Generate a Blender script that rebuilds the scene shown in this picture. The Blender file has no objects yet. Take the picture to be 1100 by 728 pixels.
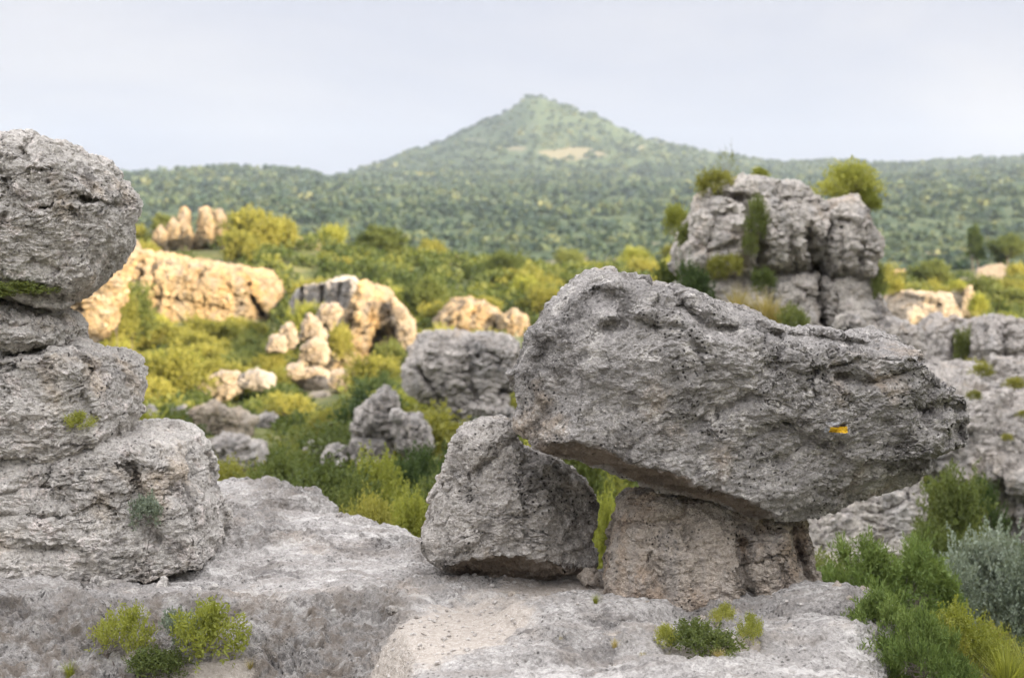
import bpy, math, random
import numpy as np
from mathutils import Vector

S = bpy.context.scene
COL = S.collection
f32 = np.float32

# ------------------------------------------------------------------ camera
LENS, SENSOR, W0, H0 = 50.0, 36.0, 1100.0, 728.0
FP = W0 * LENS / SENSOR
CAM = np.array([0.0, 0.0, 2.0])
HORIZON = 270.0
PITCH = math.atan((H0 / 2 - HORIZON) / FP)
cp, sp_ = math.cos(PITCH), math.sin(PITCH)
FWD = np.array([0, cp, -sp_]); UPV = np.array([0, sp_, cp])

def P(px, py, Y):
    """world point seen at photo position (px, py) at distance Y along +Y"""
    u = (px - W0 / 2) / FP; v = (H0 / 2 - py) / FP
    d = FWD + u * np.array([1.0, 0, 0]) + v * UPV
    return CAM + d * (Y / d[1])

def proj(pts):
    r = pts - CAM
    dep = r @ FWD
    return np.stack([W0 / 2 + FP * r[:, 0] / dep, H0 / 2 - FP * (r @ UPV) / dep], 1)

cam = bpy.data.cameras.new('camera'); cam.lens = LENS; cam.sensor_width = SENSOR
cam.clip_start = 0.1; cam.clip_end = 20000
co = bpy.data.objects.new('camera', cam); COL.objects.link(co)
co.location = CAM; co.rotation_euler = (math.pi / 2 - PITCH, 0, 0)
cam.dof.use_dof = True; cam.dof.focus_distance = 7.9; cam.dof.aperture_fstop = 2.0
S.camera = co

# ------------------------------------------------------------------ noise
_r = np.random.RandomState(7)
PERM = _r.permutation(256).astype(np.int32)
G3 = _r.normal(size=(256, 3)); G3 = (G3 / np.linalg.norm(G3, axis=1)[:, None]).astype(f32)
R3 = _r.rand(256, 3).astype(f32)

def hidx(i):
    return PERM[(PERM[(PERM[i[..., 0] & 255] + i[..., 1]) & 255] + i[..., 2]) & 255]

def perlin(p):
    p = np.asarray(p, f32)
    i = np.floor(p).astype(np.int32); f = p - i
    u = f * f * f * (f * (f * 6 - 15) + 10)
    out = np.zeros(len(p), f32)
    for dx in (0, 1):
        wx = u[:, 0] if dx else 1 - u[:, 0]
        for dy in (0, 1):
            wy = u[:, 1] if dy else 1 - u[:, 1]
            for dz in (0, 1):
                wz = u[:, 2] if dz else 1 - u[:, 2]
                g = G3[hidx(i + np.array([dx, dy, dz], np.int32))]
                out += wx * wy * wz * ((g * (f - np.array([dx, dy, dz], f32))).sum(1))
    return out * 1.5

def fbm(p, o=4, g=0.5):
    a, s, t = 1.0, 1.0, np.zeros(len(p), f32)
    for k in range(o):
        t += a * perlin(p * s + 17.3 * k); a *= g; s *= 2.03
    return t

def worley(p):
    """nearest and second cell distances, cell id, offset to the cell's point"""
    p = np.asarray(p, f32)
    i = np.floor(p).astype(np.int32)
    d1 = np.full(len(p), 9, f32); d2 = d1.copy(); cid = np.zeros(len(p), np.int32); off = np.zeros((len(p), 3), f32)
    for dx in (-1, 0, 1):
        for dy in (-1, 0, 1):
            for dz in (-1, 0, 1):
                c = i + np.array([dx, dy, dz], np.int32)
                h = hidx(c); o = p - (c + R3[h]); d = (o * o).sum(1)
                m = d < d1
                d2 = np.where(m, d1, np.minimum(d2, d)); cid = np.where(m, h, cid)
                off = np.where(m[:, None], o, off); d1 = np.where(m, d, d1)
    return np.sqrt(d1), np.sqrt(d2), cid, off

def sstep(a, b, x):
    t = np.clip((x - a) / (b - a), 0, 1); return t * t * (3 - 2 * t)

# ------------------------------------------------------------------ meshes and objects
def mesh_np(name, V, F, mats=(), midx=None, smooth=True, attrs=None):
    V = np.asarray(V, f32); F = np.asarray(F, np.int32); k = F.shape[1]
    me = bpy.data.meshes.new(name)
    me.vertices.add(len(V)); me.vertices.foreach_set('co', V.ravel())
    me.loops.add(F.size); me.loops.foreach_set('vertex_index', F.ravel())
    me.polygons.add(len(F))
    me.polygons.foreach_set('loop_start', np.arange(0, F.size, k, dtype=np.int32))
    try: me.polygons.foreach_set('loop_total', np.full(len(F), k, np.int32))
    except Exception: pass
    for m in mats: me.materials.append(m)
    if midx is not None: me.polygons.foreach_set('material_index', np.asarray(midx, np.int32))
    me.polygons.foreach_set('use_smooth', np.full(len(F), smooth, bool))
    for an, av in (attrs or {}).items():
        a = me.attributes.new(an, 'FLOAT', 'POINT'); a.data.foreach_set('value', np.asarray(av, f32))
    me.update(calc_edges=True)
    return me

def link(name, me, loc=(0, 0, 0), parent=None):
    o = bpy.data.objects.new(name, me); COL.objects.link(o); o.location = loc
    if parent is not None: o.parent = parent
    return o

def tag(o, label, cat, group=None, kind=None):
    if label: o['label'] = label
    if cat: o['category'] = cat
    if group: o['group'] = group
    if kind: o['kind'] = kind
    return o

_cs = {}
def cubesphere(n):
    if n in _cs: return _cs[n]
    t = np.tan(np.linspace(-1, 1, n + 1) * math.pi / 4)
    A, B = np.meshgrid(t, t, indexing='ij'); O = np.ones_like(A)
    fs = [(O, A, B), (-O, B, A), (B, O, A), (A, -O, B), (A, B, O), (B, A, -O)]
    V = np.concatenate([np.stack([x.ravel() for x in f], 1) for f in fs])
    idx = np.arange((n + 1) ** 2).reshape(n + 1, n + 1)
    q = np.stack([idx[:-1, :-1], idx[1:, :-1], idx[1:, 1:], idx[:-1, 1:]], -1).reshape(-1, 4)
    F = np.concatenate([q + k * (n + 1) ** 2 for k in range(6)])
    _, first, inv = np.unique(np.round(V, 5), axis=0, return_index=True, return_inverse=True)
    V = V[first]; F = inv.reshape(-1)[F]
    V = V / np.linalg.norm(V, axis=1)[:, None]
    _cs[n] = (V.astype(f32), F.astype(np.int32)); return _cs[n]

def vnormals(V, F):
    n = np.cross(V[F[:, 2]] - V[F[:, 0]], V[F[:, 3]] - V[F[:, 1]])
    N = np.zeros_like(V)
    for k in range(4):
        for a in range(3): N[:, a] += np.bincount(F[:, k], n[:, a], len(V)).astype(N.dtype)
    return N / (np.linalg.norm(N, axis=1)[:, None] + 1e-9)

def seg_dist(q, line):
    d = np.full(len(q), 1e9)
    line = np.asarray(line, float)
    for a, b in zip(line[:-1], line[1:]):
        ab = b - a; t = np.clip(((q - a) @ ab) / (ab @ ab + 1e-9), 0, 1)
        d = np.minimum(d, np.linalg.norm(q - (a + t[:, None] * ab), axis=1))
    return d

def in_poly(x, y, poly):
    ins = False; n = len(poly)
    for i in range(n):
        x1, y1 = poly[i]; x2, y2 = poly[(i + 1) % n]
        if (y1 > y) != (y2 > y) and x < (x2 - x1) * (y - y1) / (y2 - y1) + x1: ins = not ins
    return ins

# ------------------------------------------------------------------ node helpers
class NT:
    def __init__(s, tree): s.t = tree; s.n = tree.nodes; s.l = tree.links
    def new(s, typ, **kw):
        nd = s.n.new(typ)
        for k, v in kw.items(): setattr(nd, k, v)
        return nd
    def put(s, sock, v):
        if isinstance(v, bpy.types.NodeSocket): s.l.new(v, sock)
        elif v is not None:
            if sock.type == 'RGBA' and len(v) == 3: v = (*v, 1)
            sock.default_value = v
    def math(s, op, a, b=None, c=None, clamp=False):
        m = s.new('ShaderNodeMath', operation=op, use_clamp=clamp)
        s.put(m.inputs[0], a)
        if b is not None: s.put(m.inputs[1], b)
        if c is not None: s.put(m.inputs[2], c)
        return m.outputs[0]
    def vmul(s, v, xyz):
        m = s.new('ShaderNodeVectorMath', operation='MULTIPLY'); s.put(m.inputs[0], v); m.inputs[1].default_value = xyz
        return m.outputs[0]
    def vadd(s, v, xyz):
        m = s.new('ShaderNodeVectorMath', operation='ADD'); s.put(m.inputs[0], v); s.put(m.inputs[1], xyz)
        return m.outputs[0]
    def noise(s, v, scale, detail=4, rough=0.55, dist=0.0, color=False):
        m = s.new('ShaderNodeTexNoise'); s.put(m.inputs['Vector'], v)
        m.inputs['Scale'].default_value = scale; m.inputs['Detail'].default_value = detail
        m.inputs['Roughness'].default_value = rough; m.inputs['Distortion'].default_value = dist
        return m.outputs['Color' if color else 'Fac']
    def voro(s, v, scale, feat='F1', out='Distance', rnd=1.0):
        m = s.new('ShaderNodeTexVoronoi', feature=feat); s.put(m.inputs['Vector'], v)
        m.inputs['Scale'].default_value = scale; m.inputs['Randomness'].default_value = rnd
        return m.outputs[out]
    def rng(s, v, a, b, c=0.0, d=1.0, smooth=True):
        m = s.new('ShaderNodeMapRange', interpolation_type='SMOOTHSTEP' if smooth else 'LINEAR')
        s.put(m.inputs[0], v)
        for k, x in enumerate((a, b, c, d)): m.inputs[1 + k].default_value = x
        return m.outputs[0]
    def mix(s, f, a, b, mode='MIX'):
        m = s.new('ShaderNodeMix', data_type='RGBA', blend_type=mode)
        s.put(m.inputs[0], f); s.put(m.inputs[6], a); s.put(m.inputs[7], b)
        return m.outputs[2]

def new_mat(name):
    m = bpy.data.materials.new(name); m.use_nodes = True
    t = NT(m.node_tree); t.n.clear()
    out = t.new('ShaderNodeOutputMaterial')
    return m, t, out

def rock_mat(name, s, base, warm, pale, dark, disp=1.0, warm_amt=0.5, dark_amt=0.5, strata=(0.25, 0.1, 1.0), mark=False, dirt=False, streak=0.0):
    """weathered limestone; s is the size of its details in metres relative to the nearest rocks"""
    m, t, out = new_mat(name)
    tc = t.new('ShaderNodeTexCoord'); v = t.vmul(tc.outputs['Object'], (1 / s, 1 / s, 1 / s))
    warpc = t.noise(v, 2.2, 3, 0.5, color=True)
    vw = t.vadd(v, t.vmul(warpc, (0.13, 0.13, 0.13)))
    rot = t.new('ShaderNodeMapping'); t.put(rot.inputs['Vector'], vw)
    rot.inputs['Rotation'].default_value = strata
    rot.inputs['Scale'].default_value = (0.72, 0.72, 1.35)
    vs = rot.outputs[0]
    # heights
    n1 = t.noise(vs, 3.6, 10, 0.66)
    n2 = t.noise(vw, 14.0, 6, 0.6)
    cr = t.math('ABSOLUTE', t.math('SUBTRACT', t.noise(vs, 3.1, 4, 0.55, 0.6), 0.5))
    crack = t.math('MULTIPLY', t.rng(cr, 0.0, 0.022, 1.0, 0.0), t.rng(t.noise(v, 1.3, 2), 0.53, 0.64))
    vd = t.voro(vw, 17.0); pit_sel = t.rng(t.noise(v, 2.6, 3), 0.5, 0.66)
    pit = t.math('MULTIPLY', t.rng(vd, 0.08, 0.3, 1.0, 0.0), pit_sel)
    vd2 = t.voro(vw, 46.0)
    pit2 = t.math('MULTIPLY', t.rng(vd2, 0.1, 0.36, 1.0, 0.0), t.rng(t.noise(v, 5.0, 3), 0.42, 0.62))
    blk = t.voro(vs, 6.5, 'DISTANCE_TO_EDGE')
    blkh = t.rng(blk, 0.0, 0.09)
    h = t.math('MULTIPLY', t.math('MULTIPLY', t.math('SUBTRACT', n1, 0.5), 0.12), t.rng(t.noise(t.vadd(v, (2, 6, 3)), 1.5, 3), 0.36, 0.64, 0.5, 1.35))
    h = t.math('ADD', h, t.math('MULTIPLY', t.math('SUBTRACT', n2, 0.5), 0.085))
    h = t.math('ADD', h, t.math('MULTIPLY', blkh, 0.006))
    # scalloped solution hollows with sharp crests
    hm = t.rng(t.noise(t.vadd(v, (4, 4, 1)), 1.9, 4), 0.35, 0.65, 0.35, 1.0)
    for sc_, am_ in ((4.5, 0.03), (9.5, 0.03), (21.0, 0.03), (43.0, 0.02)):
        h = t.math('ADD', h, t.math('MULTIPLY', t.math('MULTIPLY', t.math('SUBTRACT', t.voro(vs, sc_), 0.5), am_), hm))
    h = t.math('SUBTRACT', h, t.math('MULTIPLY', crack, 0.028))
    h = t.math('SUBTRACT', h, t.math('MULTIPLY', pit, 0.042))
    h = t.math('SUBTRACT', h, t.math('MULTIPLY', pit2, 0.014))
    h = t.math('ADD', h, t.math('MULTIPLY', t.math('SUBTRACT', t.noise(v, 58.0, 5, 0.75), 0.5), 0.022))
    # colours
    c = t.mix(t.rng(t.noise(v, 1.6, 5, 0.6), 0.42, 0.62), base, tuple(x * 0.8 for x in base))
    wn = t.rng(t.noise(t.vadd(v, (5, 2, 9)), 2.1, 6, 0.62), 0.66 - 0.28 * warm_amt, 0.8 - 0.2 * warm_amt)
    c = t.mix(t.math('MULTIPLY', wn, 0.85), c, warm)
    c = t.mix(t.math('MULTIPLY', t.rng(t.noise(t.vadd(vw, (1, 7, 3)), 7.0, 8, 0.75), 0.53, 0.63), 0.7), c, pale)
    ln = t.noise(t.vadd(vw, (8, 1, 4)), 3.0, 8, 0.72)
    c = t.mix(t.math('MULTIPLY', t.rng(ln, 0.60 - 0.16 * dark_amt, 0.70 - 0.1 * dark_amt), 0.75), c, dark)
    sp = t.math('MULTIPLY', t.rng(t.voro(vw, 30.0), 0.14, 0.34, 1.0, 0.0), t.rng(t.noise(v, 3.4, 5, 0.65), 0.46, 0.58))
    c = t.mix(t.math('MULTIPLY', sp, min(1, dark_amt * 1.7)), c, tuple(x * 0.45 for x in dark))
    sp3 = t.math('MULTIPLY', t.rng(t.voro(t.vadd(vw, (3, 3, 3)), 60.0), 0.1, 0.3, 1.0, 0.0), t.rng(t.noise(v, 6.0, 4, 0.6), 0.5, 0.62))
    c = t.mix(t.math('MULTIPLY', sp3, 0.55), c, tuple(min(1, x * 1.25) for x in pale))
    fl = t.math('MULTIPLY', t.rng(t.noise(vw, 26.0, 5, 0.75), 0.56, 0.64), t.rng(t.noise(t.vadd(v, (6, 6, 2)), 2.4, 5, 0.65), 0.44, 0.6))
    c = t.mix(t.math('MULTIPLY', fl, 0.75), c, tuple(x * 0.8 for x in dark))
    gr = t.noise(v, 42.0, 6, 0.8)
    c = t.mix(0.8, c, t.mix(t.rng(gr, 0.3, 0.7, 0, 1), (0.5, 0.5, 0.5), (1.3, 1.3, 1.3)), 'MULTIPLY')
    if streak:
        st = t.noise(t.vmul(v, (7, 7, 0.7)), 1.0, 5, 0.6)
        c = t.mix(t.math('MULTIPLY', t.rng(st, 0.5, 0.64), streak), c, tuple(0.55 * sum(base) / 3 + 0.25 * x for x in base[:3]))
    if dirt:
        at = t.new('ShaderNodeAttribute'); at.attribute_name = 'dirt'
        ra = t.new('ShaderNodeAttribute'); ra.attribute_name = 'rough'
        h = t.math('MULTIPLY', h, t.math('MULTIPLY_ADD', ra.outputs['Fac'], 1.6, 0.95))
        sk = t.new('ShaderNodeMapping'); t.put(sk.inputs['Vector'], vw); sk.inputs['Rotation'].default_value = (0, 0, -0.4); sk.inputs['Scale'].default_value = (1.0, 6.0, 1.0)
        stn = t.noise(sk.outputs[0], 1.6, 8, 0.68)
        c = t.mix(t.math('MULTIPLY', t.rng(stn, 0.5, 0.64), 0.5), c, (0.26, 0.23, 0.20))
        c = t.mix(t.math('MULTIPLY', t.rng(stn, 0.46, 0.38), 0.45), c, (0.68, 0.65, 0.61))
        c = t.mix(t.math('MULTIPLY', ra.outputs['Fac'], t.rng(t.noise(vw, 5.0, 7, 0.7), 0.44, 0.62)), c, (0.24, 0.205, 0.17))
        h = t.math('ADD', h, t.math('MULTIPLY', t.math('SUBTRACT', stn, 0.5), 0.05))
        dm = t.rng(t.math('ADD', at.outputs['Fac'], t.math('MULTIPLY', t.math('SUBTRACT', t.noise(v, 3.5, 7, 0.7), 0.5), 1.5)), 0.38, 0.72)
        dc = t.mix(t.rng(t.noise(v, 30.0, 5, 0.7), 0.35, 0.65), (0.32, 0.28, 0.235), (0.42, 0.375, 0.325))
        dc = t.mix(t.rng(t.voro(v, 60.0), 0.1, 0.32, 1.0, 0.0), dc, (0.52, 0.47, 0.42))
        c = t.mix(dm, c, dc)
        h = t.math('MULTIPLY', h, t.rng(dm, 0, 1, 1.0, 0.22))
        h = t.math('ADD', h, t.math('MULTIPLY', dm, t.math('MULTIPLY', t.math('SUBTRACT', t.noise(v, 45.0, 4, 0.7), 0.5), 0.02)))
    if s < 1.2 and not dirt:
        under_shade = t.new('ShaderNodeAttribute'); under_shade.attribute_name = 'under'  # underside shade painted in as a dark brown rock tone
        c = t.mix(t.math('MULTIPLY', under_shade.outputs['Fac'], 0.85), c, t.mix(t.rng(t.noise(v, 6.0, 5, 0.6), 0.35, 0.65), (0.09, 0.068, 0.05), (0.18, 0.137, 0.10)))
    if mark:
        # painted trail blaze: a yellow bar under remains of a white one
        x0, z0, u = mark
        sx = t.new('ShaderNodeSeparateXYZ'); t.put(sx.inputs[0], tc.outputs['Object'])
        wob = t.math('MULTIPLY', t.math('SUBTRACT', t.noise(v, 45.0, 4), 0.5), 2.2 * u)
        X = t.math('ADD', t.math('SUBTRACT', sx.outputs[0], x0), wob); Z = t.math('ADD', t.math('SUBTRACT', sx.outputs[2], z0), wob)
        def box(xa, xb, za, zb):
            a = t.math('MULTIPLY', t.math('GREATER_THAN', X, xa * u), t.math('LESS_THAN', X, xb * u))
            b = t.math('MULTIPLY', t.math('GREATER_THAN', Z, za * u), t.math('LESS_THAN', Z, zb * u))
            k = t.math('MULTIPLY', a, b)
            return t.math('MULTIPLY', k, t.math('LESS_THAN', sx.outputs[1], 0.0))
        c = t.mix(t.math('MULTIPLY', box(-13, 4, 5.5, 8.5), 0.35), c, (0.62, 0.63, 0.68))
        c = t.mix(t.math('MULTIPLY', box(-14, -8, -3, 2), 0.6), c, (0.62, 0.63, 0.68))
        c = t.mix(t.math('MULTIPLY', box(-6, 9, 2.5, 5.8), 0.85), c, (0.06, 0.045, 0.04))
        c = t.mix(t.math('MULTIPLY', box(-9, 11, -3.2, 3.2), 0.95), c, (0.85, 0.50, 0.02))
    b = t.new('ShaderNodeBsdfPrincipled'); t.put(b.inputs['Base Color'], c)
    b.inputs['Roughness'].default_value = 0.92; b.inputs['Specular IOR Level'].default_value = 0.2
    d = t.new('ShaderNodeDisplacement'); d.inputs['Midlevel'].default_value = 0.0
    d.inputs['Scale'].default_value = s * disp; t.put(d.inputs['Height'], h)
    t.l.new(b.outputs[0], out.inputs['Surface']); t.l.new(d.outputs[0], out.inputs['Displacement'])
    m.displacement_method = 'BOTH'
    return m

def leaf_mat(name, cols, trans=0.4, obj_var=0.5, rough=0.6):
    m, t, out = new_mat(name)
    at = t.new('ShaderNodeAttribute'); at.attribute_name = 'tint'
    oi = t.new('ShaderNodeObjectInfo')
    f = t.math('ADD', t.math('MULTIPLY', at.outputs['Fac'], 1 - obj_var), t.math('MULTIPLY', oi.outputs['Random'], obj_var))
    r = t.new('ShaderNodeValToRGB'); t.put(r.inputs[0], f)
    e = r.color_ramp.elements
    while len(e) < len(cols): e.new(0.5)
    for i, cc in enumerate(cols):
        e[i].position = i / (len(cols) - 1); e[i].color = (*cc, 1)
    b = t.new('ShaderNodeBsdfPrincipled'); t.put(b.inputs['Base Color'], r.outputs[0])
    b.inputs['Roughness'].default_value = rough; b.inputs['Specular IOR Level'].default_value = 0.25
    tr = t.new('ShaderNodeBsdfTranslucent'); t.put(tr.inputs[0], t.mix(1.0, r.outputs[0], (1.15, 1.1, 0.6), 'MULTIPLY'))
    mx = t.new('ShaderNodeMixShader'); mx.inputs[0].default_value = trans
    t.l.new(b.outputs[0], mx.inputs[1]); t.l.new(tr.outputs[0], mx.inputs[2]); t.l.new(mx.outputs[0], out.inputs['Surface'])
    return m

# ------------------------------------------------------------------ materials
GREY, WARM, PALE, DARK = (0.36, 0.335, 0.31), (0.40, 0.325, 0.25), (0.62, 0.58, 0.53), (0.075, 0.068, 0.062)
mk = (float(P(896.5, 460, 7.85)[0]), float(P(896.5, 460, 7.85)[2]))
OC = (0.50, 0.38, 0.23); OW = (0.52, 0.35, 0.16); OP = (0.56, 0.49, 0.38); OD = (0.22, 0.18, 0.14)
M = {}
M['near'] = rock_mat('grey_limestone', 1.0, (0.45, 0.415, 0.375), WARM, PALE, DARK, 0.8, 0.45, 0.62)
M['left'] = rock_mat('pale_limestone', 1.05, (0.53, 0.495, 0.45), (0.50, 0.41, 0.31), (0.70, 0.62, 0.57), (0.12, 0.108, 0.098), 0.8, 0.5, 0.5)
M['ped'] = rock_mat('brown_limestone', 0.9, (0.49, 0.425, 0.355), (0.43, 0.325, 0.235), (0.52, 0.46, 0.40), (0.085, 0.068, 0.055), 0.8, 0.75, 0.55, streak=0.3)
M['ledge'] = rock_mat('ledge_limestone', 1.0, (0.415, 0.39, 0.362), (0.42, 0.36, 0.30), (0.60, 0.57, 0.53), (0.14, 0.128, 0.118), 0.75, 0.4, 0.5, strata=(0.05, 0.08, 0.3), dirt=True)
M['mid'] = rock_mat('tower_limestone', 2.4, (0.60, 0.55, 0.485), (0.55, 0.45, 0.35), (0.68, 0.61, 0.56), (0.14, 0.13, 0.128), 1.05, 0.5, 0.45, streak=0.35)
M['blue'] = rock_mat('shaded_limestone', 3.0, (0.52, 0.475, 0.425), (0.52, 0.43, 0.33), (0.64, 0.58, 0.53), (0.15, 0.14, 0.13), 1.2, 0.45, 0.55, streak=0.3)
M['ochre'] = rock_mat('ochre_limestone', 8.0, OC, OW, OP, OD, 1.2, 0.6, 0.5, streak=0.6)
M['ochre_small'] = rock_mat('pale_ochre_limestone', 4.0, (0.41, 0.345, 0.265), (0.44, 0.31, 0.18), OP, OD, 0.8, 0.5, 0.4, streak=0.3)

YG = ((0.135, 0.143, 0.032), (0.265, 0.262, 0.062), (0.41, 0.38, 0.10))
MG = ((0.065, 0.09, 0.028), (0.135, 0.165, 0.05), (0.23, 0.245, 0.08))
DG = ((0.035, 0.058, 0.024), (0.07, 0.105, 0.036), (0.125, 0.165, 0.055))
LM = ((0.165, 0.19, 0.036), (0.29, 0.31, 0.065), (0.45, 0.435, 0.12))
SV = ((0.11, 0.14, 0.095), (0.19, 0.225, 0.165), (0.32, 0.35, 0.28))
M['yg'] = leaf_mat('yellow_green_leaves', YG); M['mg'] = leaf_mat('green_leaves', MG)
M['dg'] = leaf_mat('dark_green_leaves', DG); M['lm'] = leaf_mat('lime_leaves', LM)
M['sv'] = leaf_mat('silver_leaves', SV, 0.2, 0.2)
M['br'] = leaf_mat('bright_green_needles', ((0.055, 0.095, 0.028), (0.135, 0.19, 0.05), (0.24, 0.30, 0.085)), 0.25, 0.2)
M['dry'] = leaf_mat('dry_grass_blades', ((0.22, 0.20, 0.06), (0.38, 0.31, 0.12), (0.52, 0.43, 0.2)), 0.3, 0.3)
M['far'] = leaf_mat('forest_leaves', ((0.016, 0.034, 0.026), (0.038, 0.068, 0.042), (0.085, 0.115, 0.055), (0.17, 0.18, 0.08)), 0.2, 0.0)

def plain(name, c1, c2, sc=20.0):
    m, t, out = new_mat(name)
    tc = t.new('ShaderNodeTexCoord')
    b = t.new('ShaderNodeBsdfPrincipled'); b.inputs['Roughness'].default_value = 0.9
    t.put(b.inputs['Base Color'], t.mix(t.rng(t.noise(tc.outputs['Object'], sc, 5, 0.65), 0.35, 0.65), c1, c2))
    t.l.new(b.outputs[0], out.inputs['Surface']); return m
M['bark'] = plain('bark', (0.10, 0.085, 0.07), (0.24, 0.20, 0.165), 30)
M['wall'] = plain('rubble_masonry', (0.20, 0.17, 0.14), (0.32, 0.27, 0.22), 2.5)
M['roof'] = plain('clay_tiles', (0.42, 0.25, 0.18), (0.52, 0.34, 0.26), 3)

def ground_mat():
    m, t, out = new_mat('scrub_ground')
    g = t.new('ShaderNodeNewGeometry'); v = g.outputs['Position']
    big = t.noise(v, 0.012, 6, 0.65); mid_ = t.noise(v, 0.09, 6, 0.65); fine = t.noise(v, 0.9, 6, 0.7)
    c = t.mix(t.rng(mid_, 0.4, 0.62), (0.05, 0.065, 0.022), (0.115, 0.12, 0.04))
    c = t.mix(t.math('MULTIPLY', t.rng(big, 0.52, 0.66), 0.7), c, (0.16, 0.14, 0.075))
    c = t.mix(t.math('MULTIPLY', t.rng(fine, 0.5, 0.68), 0.6), c, (0.24, 0.19, 0.11))
    sp = t.new('ShaderNodeSeparateXYZ'); t.put(sp.inputs[0], v)
    c = t.mix(t.math('MULTIPLY', t.rng(sp.outputs[1], 160, 260), 0.8), c, t.mix(t.rng(mid_, 0.4, 0.65), (0.03, 0.054, 0.03), (0.06, 0.08, 0.04)))
    at = t.new('ShaderNodeAttribute'); at.attribute_name = 'bare'
    bm = t.rng(t.math('ADD', at.outputs['Fac'], t.math('MULTIPLY', t.math('SUBTRACT', t.noise(v, 0.02, 6, 0.7), 0.5), 1.1)), 0.45, 0.6)
    c = t.mix(t.math('MULTIPLY', bm, 0.42), c, (0.27, 0.21, 0.14))
    b = t.new('ShaderNodeBsdfPrincipled'); b.inputs['Roughness'].default_value = 0.95; t.put(b.inputs['Base Color'], c)
    b.inputs['Specular IOR Level'].default_value = 0.1
    t.l.new(b.outputs[0], out.inputs['Surface']); return m
M['ground'] = ground_mat()

# ------------------------------------------------------------------ terrain
def zz(py, Y): return float(P(550, py, Y)[2])
def zline(Y, pts): return [p[0] for p in pts], [zz(p[1], Y) for p in pts]
def zconst(*pts): return [p[0] for p in pts], [p[1] for p in pts]
PROF = [
    (3, zconst((550, -4.2))), (10, zconst((0, -3.8), (1100, -2.9))), (14, zconst((0, -3.5), (550, -3.3), (1000, -2.6))),
    (20, zconst((0, -3.2), (900, -3.0))), (30, zconst((0, -3.0), (900, -3.2))), (45, zconst((0, -3.6), (600, -3.6), (1100, -3.4))),
    (60, zconst((0, -4.1), (450, -4.2), (600, -3.6), (1100, -3.5))), (78, zconst((0, -4.2), (450, -4.5), (600, -3.4), (1100, -3.6))),
    (99, zconst((0, -2.7), (300, -2.7), (450, -2.0), (700, -1.6), (1100, -3.0))),
    (112, zconst((0, 0.5), (320, 0.6), (450, -0.6), (600, -1.0), (800, -0.6), (1100, -3.0))),
    (130, zconst((0, 2.0), (330, 2.2), (450, 0.9), (600, -0.4), (800, 0.0), (1100, -2.8))),
    (150, zconst((0, 1.8), (330, 2.3), (450, 0.9), (600, -0.4), (800, 0.0), (1000, -2.4), (1300, -2.0))),
    (200, zconst((0, -8), (330, -7), (600, -6), (900, -5), (1000, -0.8), (1300, 1.5))),
    (330, zconst((0, -16), (600, -13), (900, -9), (1000, -6.5), (1300, -5))),
    (500, zconst((0, -6), (600, -7), (1100, -3))), (700, zconst((0, 12), (600, 7), (1100, 10))),
    (1100, zline(1100, [(0, 218), (300, 222), (600, 225), (900, 222), (1100, 212)])),
    (1500, zline(1500, [(0, 206), (300, 203), (600, 206), (800, 206), (1100, 200)])),
    (1900, zline(1900, [(-300, 195), (0, 189), (147, 190), (200, 185), (270, 183), (320, 186), (355, 195), (600, 196), (800, 196), (900, 192), (1000, 188), (1100, 184), (1500, 180)])),
    (2150, zline(2150, [(0, 200), (355, 198), (420, 190), (577, 178), (740, 186), (850, 192), (1000, 192), (1100, 182), (1500, 180)])),
    (2450, zline(2450, [(0, 205), (360, 195), (420, 181), (490, 163), (577, 143), (660, 158), (740, 174), (850, 184), (930, 183), (1000, 181), (1100, 178), (1500, 178)])),
    (2800, zline(2800, [(-300, 205), (300, 202), (355, 195), (370, 190), (420, 172), (470, 155), (510, 137), (540, 123), (558, 110), (565, 104.5), (580, 105), (594, 110), (640, 126), (690, 149), (740, 161), (800, 172), (840, 177), (880, 174), (930, 175), (965, 180), (1000, 174), (1050, 172), (1100, 170), (1500, 176)])),
    (3300, zline(3300, [(0, 215), (450, 195), (577, 150), (700, 185), (1100, 195)])),
    (7000, zconst((550, 40.0))),
]
LY = np.log([p[0] for p in PROF])
def terrain(x, y):
    x = np.asarray(x, float); y = np.asarray(y, float)
    r = np.hypot(x, y); a = np.arctan2(x, y); ac = np.clip(a, -0.7, 0.7)
    px = 550 + FP * np.tan(ac); d = np.clip(r * np.cos(np.abs(ac)), 3, 6999)
    Z = np.stack([np.interp(px, p[1][0], p[1][1]) for p in PROF])
    ld = np.log(d); k = np.clip(np.searchsorted(LY, ld, side='right') - 1, 0, len(PROF) - 2)
    t = (ld - LY[k]) / (LY[k + 1] - LY[k]); t = t * t * (3 - 2 * t) * 0.5 + t * 0.5
    i = np.arange(len(d)); z = Z[k, i] * (1 - t) + Z[k + 1, i] * t
    q = np.stack([x, y, 0 * x], 1)
    z = z + 0.35 * fbm(q / 9.0, 3) * sstep(12, 20, d) + sstep(300, 900, d) * (4.0 * fbm(q / 130.0, 4) + d / 2800 * 9 * fbm(q / 420.0, 4)) * (1 - 0.75 * np.exp(-((d - 2800) / 160) ** 2))
    # unseen rocky ridge, added beside the viewpoint to keep the evening sun off the ledge
    A = np.array([44.0, -42.0]); B = np.array([21.0, 20.0]); ab = B - A
    s = np.clip(((np.stack([x, y], 1) - A) @ ab) / (ab @ ab), 0, 1)
    dd = np.hypot(x - A[0] - s * ab[0], y - A[1] - s * ab[1])
    hr = (24.5 - 12.5 * s + 1.2 * perlin(np.stack([s * 7, 0 * s, 0 * s + 3.3], 1))) * sstep(9.0, 2.0, dd)
    return np.where(hr > 0.02, np.maximum(z, z + hr), z)

def zt(x, y): return float(terrain(np.array([x]), np.array([y]))[0])

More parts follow.
